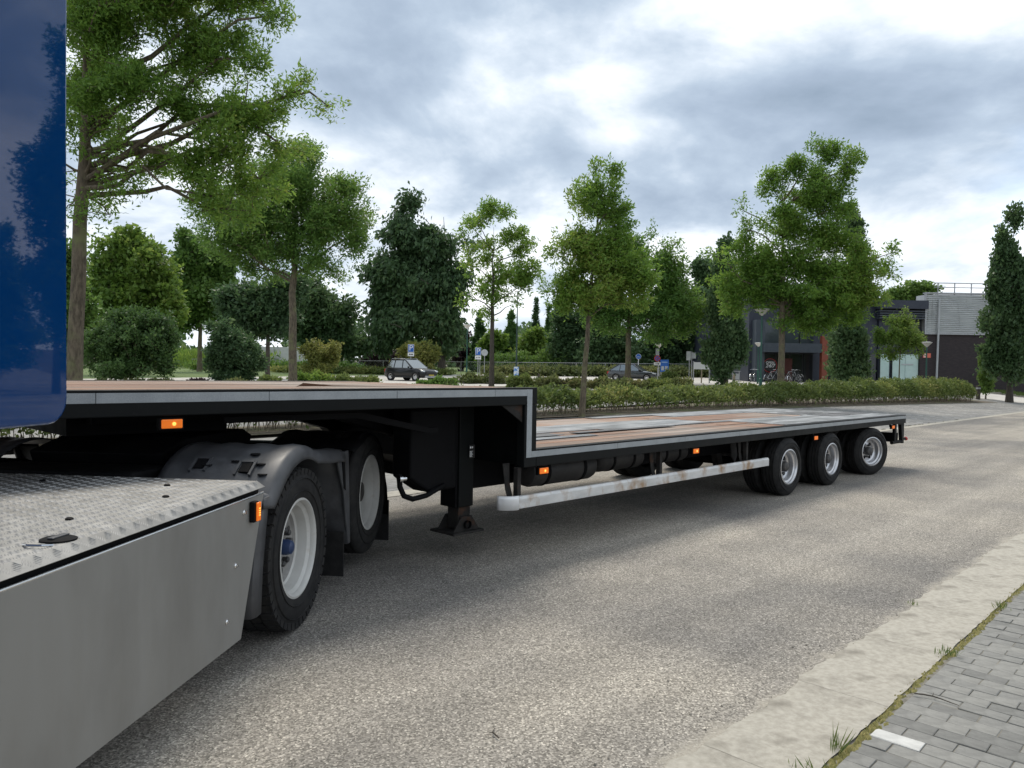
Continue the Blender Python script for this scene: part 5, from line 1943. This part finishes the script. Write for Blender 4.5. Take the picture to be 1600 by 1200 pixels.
# tall thin mast with poster panel
root, b = sign_root('tall_mast', 806.5, 62, 'tall thin dark mast carrying a blue and white poster at its foot', 'mast')
MB().tube([(0, 0, -.1), (0, 0, 1.6), (0, 0, zat(806.5, 455, b))], [.085, .075, .035], 10).build('mast', mat('dark_mast', (.025, .05, .045), rough=.5), root, smooth=True)
z0, z1 = zat(806.5, 588, b), zat(806.5, 573, b)
MB().box(-.20, .20, -.13, -.09, z0, z1).build('poster', mat('poster_print', (.08, .22, .55), (.62, .68, .72), 3.2, rough=.5, lo=.47, hi=.53), root)
# round blue path sign
root, b = sign_root('path_sign', 997, 68, 'round blue path sign on white post above the dark hatchback')
z = zat(997, 557, b)
post(root, z, .035, m=M_SWHITE)
MB().lathe([(.001, -.05), (.225, -.05), (.235, -.04), (.225, -.03), (.001, -.03)], 28, 'y', (0, 0, z)).build('panel', M_SBLUE, root)
MB().lathe([(.215, -.0505), (.235, -.0505), (.235, -.053), (.215, -.053)], 28, 'y', (0, 0, z), closed=True).build('rim', M_SWHITE, root)
sy = MB()
for sx in (-.07, .07):
    sy.lathe([(.04, -.052), (.055, -.052), (.055, -.054), (.04, -.054)], 14, 'y', (sx, 0, z-.03), closed=True)
sy.bar((-.07, -.053, z-.03), (0, -.053, z+.06), .004, .014, up=(0, 1, 0))
sy.bar((0, -.053, z+.06), (.07, -.053, z-.03), .004, .014, up=(0, 1, 0))
sy.build('symbol', M_SWHITE, root)
# no stopping sign and arrow plate on the lamp mast
b = pos(1026.5, 61.6)
root = empty('no_stopping_sign', b, face_cam(b))
tag(root, 'round red and blue no stopping sign with white arrow plate under a lamp', 'sign')
z = zat(1026.5, 560, b)
MB().lathe([(.001, -.05), (.24, -.05), (.25, -.04), (.24, -.03), (.001, -.03)], 28, 'y', (0, 0, z)).build('panel', M_SRED, root)
MB().lathe([(.001, -.0512), (.19, -.0512), (.19, -.0505)], 28, 'y', (0, 0, z)).build('field', M_SBLUE, root)
cr = MB()
cr.bar((-.135, -.053, z-.135), (.135, -.053, z+.135), .045, .003, up=(0, 1, 0))
cr.bar((-.135, -.0545, z+.135), (.135, -.0545, z-.135), .045, .003, up=(0, 1, 0))
cr.build('cross', M_SRED, root)
zp = zat(1026.5, 568.5, b)
MB().box(-.26, .26, -.045, -.03, zp-.11, zp+.12).build('plate', M_SWHITE, root)
MB().prism([(-.15, zp-.02), (.05, zp-.02), (.05, zp-.07), (.17, zp), (.05, zp+.07), (.05, zp+.02), (-.15, zp+.02)], -.048, -.0455).build('arrow', M_SBLACK, root)
MB().box(-.04, .04, -.029, .06, zp-.05, zp+.05).build('clamp', M_GALV, root)
MB().box(-.14, .14, -.06, -.03, zat(1026, 555, b), zat(1026, 544.5, b)).build('panel', M_SGREY, root)
# blue information board
root, b = sign_root('info_board', 1038, 64, 'blue information board with two pale squares beside the lamp post', rz=-.15)
z0, z1 = zat(1038, 581, b), zat(1038, 562, b)
for x in (-.28, .28):
    post(root, z1, .025, x)
MB().box(-.34, .34, -.05, -.03, z0, z1).build('panel', M_SBLUE, root)
for x in (-.15, .15):
    MB().box(x-.11, x+.11, -.054, -.0505, z0+.12, z0+.46).build('print', M_SGREY, root)
MB().box(-.24, .24, -.054, -.0505, z1-.25, z1-.17).build('print', mat('print_pale_blue', (.25, .38, .62), rough=.5), root)
# white sign panels on twin posts
root, b = sign_root('sign_board', 1079, 63, 'pair of white sign panels seen from behind on grey posts')
z0, z1 = zat(1079, 563, b), zat(1079, 549, b)
post(root, z1, .03, -.12)
post(root, z1, .03, .06)
MB().box(-.36, -.02, -.05, -.03, z0, z1).build('panel', M_SGREY, root)
MB().box(.0, .38, .03, .05, z0+.15, z1-.10).build('panel', M_SGREY, root)
# notice board on wooden posts
root, b = sign_root('notice_board', 1096, 62, 'white notice board between wooden posts left of the upright oak')
z0, z1 = zat(1096, 577, b), zat(1096, 566, b)
M_PALEW = mat('pale_post_wood', (.24, .20, .14), (.32, .27, .20), 8, rough=.85)
for x in (-.62, 0, .60):
    MB().box(x-.05, x+.05, -.05, .05, -.1, z1+.08 if x < .3 else z0).build('post', M_PALEW if x == 0 else M_GALV, root)
MB().prism([(-.60, z0), (.62, z0), (.30, z1), (-.60, z1)], -.08, -.055).build('panel', M_SWHITE, root)
# wooden bollard, small square posts
b = gp(1529, 624)
b = pos(1529, 60)
root = empty('bollard', b)
tag(root, 'dark square wooden bollard at the right end of the hedge', 'bollard')
MB().box(-.10, .10, -.10, .10, -.1, .92).build('post', mat('weathered_post', (.05, .042, .034), (.10, .085, .065), 8, stretch=(3, 3, .5), rough=.9, bump=.3), root, bevel=.012)
MB().box(-.104, .104, -.104, .104, .70, .80).build('band', M_SGREY, root)
for px, r, lab in ((842, 53, 'short dark post standing at the edge of the pale car park'), (1147, 60, 'small pale stump post on the lawn by the upright oak')):
    b = pos(px, r)
    o = MB().box(-.08, .08, -.08, .08, -.1, .75).build('low_post', M_BARKD if px < 900 else M_PALEW, bevel=.01)
    o.location = b
    tag(o, lab, 'post')
b = pos(1150, 61)
root = empty('litter_bin', b)
tag(root, 'grey framed litter bin on the lawn right of the upright oak', 'bin')
MB().box(-.28, .28, -.2, .2, .95, 1.0).build('lid', M_GALV, root)
for x in (-.24, .24):
    MB().box(x-.03, x+.03, -.03, .03, -.05, .95).build('leg', M_GALV, root)
MB().box(-.2, .2, -.15, .15, .35, .8).build('basket', M_SGREY, root)

# chain-link fence: posts one by one, top rail, wire
fence = empty('chain_link_fence', pos(700, 84))
tag(fence, 'long low grey chain link fence along the back of the car park', 'fence')
A = [(300, 104), (423, 100), (560, 95), (720, 89), (900, 87), (1130, 88)]
pl = []
for i in range(len(A)-1):
    P, Q = pos(*A[i]), pos(*A[i+1])
    m_ = max(2, int((Q-P).length/3.0))
    for j in range(m_):
        pl.append(P.lerp(Q, j/m_))
pl.append(pos(*A[-1]))
for p in pl:
    p.z = terrain(p.x, p.y)
fl = Vector(fence.location)
pm = MB().tube([(0, 0, -.1), (0, 0, 1.42)], .035, 6)
p0 = pm.build('fence_post', M_GALV, fence, smooth=True)
p0.location = pl[0] - fl
for p in pl[1:]:
    o = p0.copy()
    COL.objects.link(o)
    o.parent = fence
    o.location = p - fl
MB().tube([p - fl + Vector((0, 0, 1.38)) for p in pl], .022, 5).build('top_rail', M_GALV, fence)
wm = MB()
for i in range(len(pl)-1):
    P, Q = pl[i] - fl, pl[i+1] - fl
    n = 14
    for j in range(n):
        for sgn in (1, -1):
            a, e = P.lerp(Q, j/n), P.lerp(Q, min(1, (j+3.2)/n))
            if sgn < 0:
                a, e = e, a
            wm.tube([a + Vector((0, 0, .05)), e + Vector((0, 0, 1.36))], .0045, 3, caps=False)
o = wm.build('wire_mesh', M_GALV, fence, recalc=False)
o['kind'] = 'stuff'

# ---------------------------------------------------------------- cars
M_CARK = mat('dark_car_paint', (.004, .0045, .006), rough=.35, coat=.5, spec=.25)
M_CARS = mat('silver_car_paint', (.045, .05, .055), rough=.25, coat=.8, metal=.3)
M_CARW = mat('pale_car_paint', (.55, .56, .56), rough=.3, coat=.5)
M_GLASS = mat('car_glass', (.26, .285, .295), rough=.05, metal=.75)
M_TRIM = mat('black_trim', (.015, .015, .016), rough=.6)
M_HEADL = mat('headlamp_glass', (.55, .57, .58), rough=.15, metal=.4)


def car(base, rz, L_, W_, H_, paint, lab, rails=False, name='parked_car', suv=False):
    """front to +x, wheels on z = 0"""
    root = empty(name, base, rz)
    tag(root, lab, 'car', 'parked cars')
    hw = W_/2
    belt = H_*.60
    gc = H_*(.15 if suv else .12)
    hood = belt*(1.0 if suv else .95)
    # lower body: stations along the length (x, bottom z, top z, half width)
    st_ = [(-.5, .34, .60, .80), (-.485, .20, .80, .90), (-.44, .17, 1.0, .965), (-.3, .16, 1.02, 1.0), (-.05, .16, 1.02, 1.0), (.16, .16, 1.0, 1.0), (.30, .16, .95, .985), (.40, .16, .90, .96), (.465, .17, .80, .89), (.495, .22, .66, .78), (.5, .30, .55, .72)]
    rows = []
    for (x, zb, zt, w) in st_:
        X_ = x*L_
        b0, t0 = zb*H_*.9, zt*hood
        w_ = w*hw
        half = [(0, b0), (w_*.86, b0), (w_*.97, b0 + (t0-b0)*.18), (w_, b0 + (t0-b0)*.5), (w_*.985, b0 + (t0-b0)*.8), (w_*.93, t0-.015), (w_*.80, t0+.012), (0, t0 + .035)]
        row = [(X_, -y, z) for y, z in half] + [(X_, y, z) for y, z in reversed(half)][1:]
        rows.append(row)
    mb = MB().grid(rows)
    n = len(rows[0])
    mb.f.append(tuple(range(n)))
    mb.f.append(tuple((len(rows)-1)*n + k for k in range(n)))
    mb.build('body', paint, root, smooth=True)
    # greenhouse
    rx = (-.455 if suv else -.47, -.36 if suv else -.27, .02, .235)      # tail base, rear roof, front roof, screen base
    gh = []
    for (x, z, w) in ((rx[0]*L_, belt*.98, .90), (rx[1]*L_, H_*.965, .74), ((rx[1]+rx[2])/2*L_, H_, .76), (rx[2]*L_, H_*.975, .74), (rx[3]*L_, hood*.98, .88)):
        gh.append((x, z, w*hw))
    v = []
    for x, z, w in gh:
        v += [(x, -w, z), (x, w, z)]
    # roof skin, tailgate glass and windscreen
    rf = MB()
    rows = [[(x, w*f, z + .03*(1-f*f)) for f in (-1, -.6, 0, .6, 1)] for x, z, w in gh[1:4]]
    rf.grid(rows)
    rf.build('roof', paint, root, smooth=True, solid=.03)
    for nm, a, c in (('rear_window', gh[0], gh[1]), ('windscreen', gh[4], gh[3])):
        mb = MB()
        mb.grid([[(p[0], p[2]*f*.96, p[1]) for f in (-1, -.5, 0, .5, 1)] for p in (a, c)])
        mb.build(nm, M_GLASS, root, solid=.012)
    for sgn in (-1, 1):
        lo = lambda x: (x, sgn*hw*.925, belt*.985)
        def hi(x):
            return (x, sgn*hw*.755, H_*.955)
        px_ = [(rx[0]*L_+.10, rx[1]*L_+.10), (-.235*L_, -.225*L_), (-.02*L_, -.035*L_), (rx[3]*L_-.10, rx[2]*L_+.02)]
        for k in range(3):
            (l0, h0), (l1, h1) = px_[k], px_[k+1]
            MB().add([lo(l0+.03), lo(l1-.03), hi(h1-.03), hi(h0+.03)], [(0, 1, 2, 3)]).build('side_window', M_GLASS, root, solid=.012)
        pil = MB()
        for (l, h) in px_:
            pil.bar(lo(l), hi(h), .05, .07)
        pil.bar(hi(px_[0][1]), hi(px_[3][1]), .05, .05)
        pil.build('pillar', paint, root)
        mm_ = MB().box(.155*L_, .155*L_+.12, sgn*hw*1.0 - .02, sgn*(hw*1.0) + .02 + sgn*.16, belt*.98, belt*.98+.14)
        mm_.build('mirror', M_TRIM, root, bevel=.03)
        for xx in (-.19, .04):
            MB().box(xx*L_-.06, xx*L_+.06, sgn*(hw+.012)-.012, sgn*(hw+.012)+.012, belt*.86, belt*.86+.03).build('door_handle', M_TRIM, root)
        MB().box(-.29*L_, .26*L_, sgn*(hw*.985)-.02, sgn*(hw*.985)+.02, gc, gc+.10).build('sill_trim', M_TRIM, root, bevel=.01)
        if rails:
            MB().tube([(-.34*L_, sgn*hw*.72, H_*.965), (-.32*L_, sgn*hw*.72, H_+.05), (-.02*L_, sgn*hw*.72, H_+.05), (.02*L_, sgn*hw*.72, H_*.97)], .022, 6).build('roof_rail', M_GALV, root, smooth=True)
        hl = MB().prism([(.415*L_, .74*hood), (.487*L_, .70*hood), (.478*L_, .80*hood), (.43*L_, .86*hood)], sgn*hw*.62, sgn*hw*.90)
        hl.build('headlight', M_HEADL, root, bevel=.02)
        MB().box(-.497*L_, -.462*L_, sgn*hw*.78-.08, sgn*hw*.78+.10*(1 if sgn > 0 else .8), .62*belt, .9*belt).build('tail_light', M_REDL, root, bevel=.02)
    MB().box(.482*L_, .503*L_, -hw*.6, hw*.6, .50*hood, .70*hood).build('grille', M_TRIM, root, bevel=.01)
    MB().box(.485*L_, .507*L_, -hw*.70, hw*.70, .26*hood, .42*hood).build('bumper_insert', M_GALV if suv else M_TRIM, root, bevel=.01)
    MB().box(.500*L_, .511*L_, -.26, .26, .43*hood, .50*hood).build('number_plate', mat('plate_yellow', (.55, .42, .04), rough=.5), root)
    wr = H_*.205
    for x in (-.305*L_, .315*L_):
        for sgn in (-1, 1):
            w = empty('wheel', (x, sgn*(hw-.10), wr), 0, root)
            MB().lathe([(wr*.62, -.10), (wr*.93, -.11), (wr, -.08), (wr, .08), (wr*.93, .11), (wr*.62, .10)], 24, 'y').build('tyre', M_RUB, w, smooth=True)
            MB().lathe([(wr*.63, sgn*.095), (wr*.56, sgn*.09), (wr*.50, sgn*.05), (wr*.2, sgn*.07), (.001, sgn*.075)], 20, 'y').build('rim', M_RIMS, w, smooth=True)
            ar = MB()
            ar.lathe([(wr*1.02, sgn*.118), (wr*1.16, sgn*.118), (wr*1.16, sgn*.09), (wr*1.02, sgn*.05)], 24, 'y', (x, sgn*(hw-.11), wr))
            ar.build('wheel_arch', M_TRIM, root, smooth=True)
    return root


b = pos(642, 60)
car(b, R(-38), 4.34, 1.82, 1.66, M_CARK, 'black off-roader with roof rails parked below the first blue parking sign', rails=True, suv=True)
b = pos(990, 66)
car(b, R(-24), 4.25, 1.78, 1.44, M_CARS, 'dark hatchback parked under the broad ash and the round path sign')
b = pos(569, 118)
car(b, R(150), 4.1, 1.75, 1.5, M_CARW, 'pale car far off behind the fence, half hidden left of the black hedge block')

# ---------------------------------------------------------------- the building
YB = 66.0
B0 = at(1176, 600, YB)
BX0 = B0.x
hall = empty('sports_hall', (BX0, YB, 0), 0)
tag(hall, 'dark modern hall with glass entrance and ribbed grey metal cladding above brick', 'building')
M_BRICKD = None


def brick_mat():
    m, nt, bs = new_mat('dark_brick')
    N_, L_ = nt.nodes.new, nt.links.new
    tc = N_('ShaderNodeTexCoord')
    mp = N_('ShaderNodeMapping')
    mp.inputs['Rotation'].default_value = (PI/2, 0, 0)
    L_(tc.outputs['Object'], mp.inputs[0])
    b_ = N_('ShaderNodeTexBrick')
    b_.inputs['Scale'].default_value = 1
    b_.inputs['Brick Width'].default_value = .22
    b_.inputs['Row Height'].default_value = .065
    b_.inputs['Mortar Size'].default_value = .006
    b_.inputs['Color1'].default_value = (.028, .022, .025, 1)
    b_.inputs['Color2'].default_value = (.045, .034, .036, 1)
    b_.inputs['Mortar'].default_value = (.025, .022, .022, 1)
    L_(mp.outputs[0], b_.inputs['Vector'])
    L_(b_.outputs[0], bs.inputs['Base Color'])
    bs.inputs['Roughness'].default_value = .85
    return m


M_BRICKD = brick_mat()
M_FASC = mat('slate_blue_cladding', (.038, .05, .066), (.05, .062, .078), 3, rough=.45)
M_NAVY = mat('navy_cladding', (.022, .028, .045), (.03, .037, .055), 3, rough=.5)
M_FRAME = mat('dark_window_frame', (.02, .024, .028), rough=.4)
M_DGLASS = mat('dark_shop_glass', (.012, .014, .016), (.022, .024, .026), .8, rough=.08, spec=.6)
M_UGLASS = mat('upper_glass', (.03, .04, .045), (.06, .072, .08), .5, rough=.08, spec=.6)
M_FROST = mat('frosted_glass', (.40, .55, .51), (.50, .63, .59), .8, rough=.25)
M_RUST = mat('orange_red_panel', (.18, .042, .022), (.22, .055, .03), 4, rough=.55)
M_CLAD = mat('ribbed_metal', (.44, .46, .465), (.54, .56, .56), 1.5, stretch=(.6, 1, 2.5), rough=.45, metal=.25, c3=(.25, .255, .25), scale3=1.2, lo3=.56, hi3=.75, stretch3=(3, 1, .3))


def bx(px):
    return at(px, 590, YB).x - BX0


def bz(px, py):
    return at(px, py, YB).z


gz0 = .3
b1 = lambda name, px0, px1, pyt, pyb, y0, y1, m, parent=hall, bevel=0: MB().box(bx(px0), bx(px1), y0, y1, bz((px0+px1)/2, pyb) if pyb else gz0, bz((px0+px1)/2, pyt)).build(name, m, parent, bevel=bevel)
b1('wall', 1172, 1374, 470, None, .6, 22, M_NAVY)
b1('rear_wing', 1376, 1618, 474, None, 1.7, 20, M_NAVY)
b1('roof', 1168, 1380, 464, 469.5, .2, 22.2, M_FASC)
b1('fascia', 1186, 1276, 537, 551, -1.2, .59, M_FASC)
b1('corner_pillar', 1177, 1191, 500, None, -.5, .59, M_FASC)
for i, (a, c) in enumerate(((1192, 1214), (1215, 1236), (1237, 1257), (1258.5, 1273))):
    f = b1('window', a, c, 552, None, .45, .59, M_FRAME)
    b1('pane', a+1, c-1, 553.5, 599, .42, .449, M_DGLASS, f)
for (a, c) in ((1192, 1222), (1223, 1250), (1251, 1273)):
    f = b1('window', a, c, 500, 536.5, .45, .59, M_FRAME)
    b1('pane', a+1, c-1, 502, 536, .42, .449, M_UGLASS, f)
b1('pillar', 1274.5, 1284, 526, None, -1.25, -.75, M_RUST)
for (a, c) in ((1290, 1316), (1317, 1344), (1345, 1372)):
    f = b1('window', a, c, 552, None, .45, .59, M_FRAME)
    b1('pane', a+1, c-1, 553.5, 599, .42, .449, M_DGLASS, f)
# things glimpsed inside: reddish shelves behind the panes are read as print on the glass
b1('inner_wall', 1226, 1240, 560, 598, .405, .416, mat('interior_red', (.09, .022, .018), rough=.7), hall)
# the 24/7 disc
sg = empty('shop_sign', Vector(), 0)
sx, sz = bx(1205), bz(1205, 571)
sg.location = (BX0 + sx, YB + .36, sz)
tag(sg, 'round dark OPEN 24/7 window sign with thin red ring', 'sign')
rr = 11*YB/FPX
MB().lathe([(.001, 0), (rr, 0), (rr, .02), (.001, .02)], 40, 'y').build('disc', M_SBLACK, sg)
MB().lathe([(rr*.93, -.002), (rr, -.002), (rr, -.012), (rr*.93, -.012)], 40, 'y', closed=True).build('ring', M_SRED, sg)
text_obj('OPEN', rr*.46, M_SWHITE, sg, (0, -.004, rr*.40), XR, bold=.008)
text_obj('24/7', rr*.72, M_SWHITE, sg, (0, -.004, -.06*rr), XR, shear=.25, bold=.012)
MB().prism([(-rr*.8, -rr*.72), (rr*.8, -rr*.72), (0, -rr*1.35)], 0, .012).build('pointer', M_SBLACK, sg)
# louvred upper part and frosted panels
b1('wall', 1375, 1440, 500, None, .4, 18, M_NAVY)
b1('fascia', 1369, 1442.5, 470, 483, -.6, 18, M_NAVY)
for k in range(4):
    b1('louvre', 1370, 1440, 485.5+k*3.6, 487.5+k*3.6, -.3, .3, M_FASC)
b1('wall', 1373, 1441, 483.2, 499.8, .31, 17.9, M_FRAME)
for (a, c) in ((1377, 1390.5), (1396, 1415.5), (1416, 1436)):
    f = b1('window', a-.8, c+.8, 552, None, .25, .399, M_FRAME)
    b1('pane', a, c, 553.5, 599, .20, .249, M_FROST, f)
MB().box(bx(1410), bx(1428), .17, .198, bz(1419, 570.5), bz(1419, 568.5)).build('push_bar', M_SGREY, hall)
# right block
xe = 1620
b1('brick_wall', 1437, xe, 521, None, 0, 1.6, M_BRICKD)
b1('inner_wall', 1444, xe-1, 462, 521, .3, 1.5, M_FRAME)
cl = MB()
z0, z1 = bz(1490, 520.5), bz(1490, 461)
nr = 20
rows = []
for i in range(nr*8+1):
    f = i/(nr*8)
    z = z0 + (z1-z0)*f
    y = -.03 - .10*(0.5+0.5*math.tanh(2.6*math.sin(2*PI*f*nr)))
    rows.append([(bx(1443.5), y, z), (bx(xe), y, z)])
cl.grid(rows)
rows2 = [[(bx(1443.5), r_[0][1], r_[0][2]), (bx(1443.5), 1.6, r_[0][2])] for r_ in rows]
cl.grid(rows2)
cl.build('ribbed_cladding', M_CLAD, hall, recalc=False)
MB().box(bx(1441.6), bx(1443.6), -.16, .05, z0, z1+.06).build('corner_trim', M_GALV, hall)
MB().box(bx(1441.6), bx(xe), -.2, .31, z1+.062, z1+.18).build('roof_edge', M_GALV, hall)
MB().box(bx(1441.6), bx(xe), -.17, .02, z0-.14, z0-.003).build('drip_edge', M_GALV, hall)
rg = MB()
zt = bz(1500, 440)
for px in np.arange(1474, xe, 26.5):
    rg.tube([(bx(px), 1.2, z1), (bx(px), 1.2, zt)], .045, 6)
rg.tube([(bx(1468), 1.2, zt), (bx(xe), 1.2, zt)], .04, 6)
rg.tube([(bx(1468), 1.2, (zt+z1)/2+.2), (bx(xe), 1.2, (zt+z1)/2+.2)], .035, 6)
rg.build('roof_railing', M_GALV, hall)
MB().tube([(bx(1462.5), -.26, bz(1462, 467)), (bx(1460.5), -.26, .4)], .085, 8).build('downpipe', M_SGREY, hall, smooth=True)
sgn_ = MB().box(bx(1441), bx(1453), -.05, -.004, bz(1447, 559), bz(1447, 552)).build('notice', mat('notice_red', (.62, .14, .09), rough=.5), None)
sgn_.location = (BX0, YB, 0)
tag(sgn_, 'small red and white notice on the dark brick wall left of the downpipe', 'sign')
pr = MB()
for k in range(3):
    pr.box(bx(1442), bx(1447-k), -.054, -.0505, bz(1447, 554.2+k*2), bz(1447, 553+k*2))
pr.build('print', M_SWHITE, sgn_)

# bicycles before the glass front


def bicycle(base, rz, lab, frame_m):
    root = empty('bicycle', base, rz)
    tag(root, lab, 'bicycle', 'bicycles parked at the entrance')
    for x in (-.52, .52):
        w = MB()
        rows = []
        for i in range(25):
            t = 2*PI*i/24
            rows.append([(x + (.34 + .02*math.cos(2*PI*k/5))*math.cos(t), .02*math.sin(2*PI*k/5), .35 + (.34 + .02*math.cos(2*PI*k/5))*math.sin(t)) for k in range(6)])
        w.grid(rows)
        w = w.build('wheel', M_RUB, root, smooth=True)
        sp = MB()
        for i in range(9):
            t = PI*i/9
            sp.tube([(x-.33*math.cos(t), 0, .35-.33*math.sin(t)), (x+.33*math.cos(t), 0, .35+.33*math.sin(t))], .003, 3)
        sp.build('spokes', M_CHROME, w)
        fd = MB()
        fd.grid([[(x + .385*math.cos(R(a)), -.03, .35+.385*math.sin(R(a))), (x + .385*math.cos(R(a)), .03, .35+.385*math.sin(R(a)))] for a in range(20, 181 if x > 0 else 200, 16)])
        fd.build('mudguard', M_CHROME, root, solid=.004)
    f = MB()
    bb, seat_, head, rear, frt = (-.08, 0, .32), (-.22, 0, .92), (.34, 0, .88), (-.52, 0, .35), (.52, 0, .35)
    for a, c in ((bb, seat_), (seat_, head), (bb, head), (bb, rear), (seat_, rear), (head, frt), (head, (.30, 0, 1.05))):
        f.tube([a, c], .018, 6)
    f.build('frame', frame_m, root, smooth=True)
    MB().tube([(.18, -.28, 1.05), (.33, -.12, 1.08), (.33, .12, 1.08), (.18, .28, 1.05)], .013, 6).build('handlebar', M_CHROME, root)
    MB().prism([(-.36, -.08), (-.12, -.02), (-.12, .02), (-.36, .08)], .94, .99, axis='z').build('saddle', M_TRIM, root, bevel=.015)
    MB().box(-.72, -.36, -.06, .06, .72, .74).build('carrier', M_TRIM, root)
    return root


for i, (px, rz, m_, lab) in enumerate(((1208, .3, M_GALV, 'leftmost bicycle with pale frame under the 24/7 sign'), (1219, -.5, M_CARK, 'dark bicycle just left of the largest ash trunk'), (1236, .2, M_GALV, 'pale bicycle just right of the largest ash trunk'), (1243, .45, M_CARK, 'rightmost bicycle by the glass front'),
                                        (1176, 1.0, M_CARK, 'dark bicycle left of the green lamp post'))):
    b = pos(px, 68)
    bicycle(b, rz, lab, m_)

# far greenhouse-like pale strip behind the field on the left
b = pos(433, 150)
o = MB().box(-9, 9, 0, 6, 0, 3.6).build('pale_shed', mat('pale_shed_wall', (.42, .43, .42), (.5, .5, .48), 2, rough=.7), None)
o.location = b
tag(o, 'pale low shed far off between the dark trunk and the second ash', 'building')
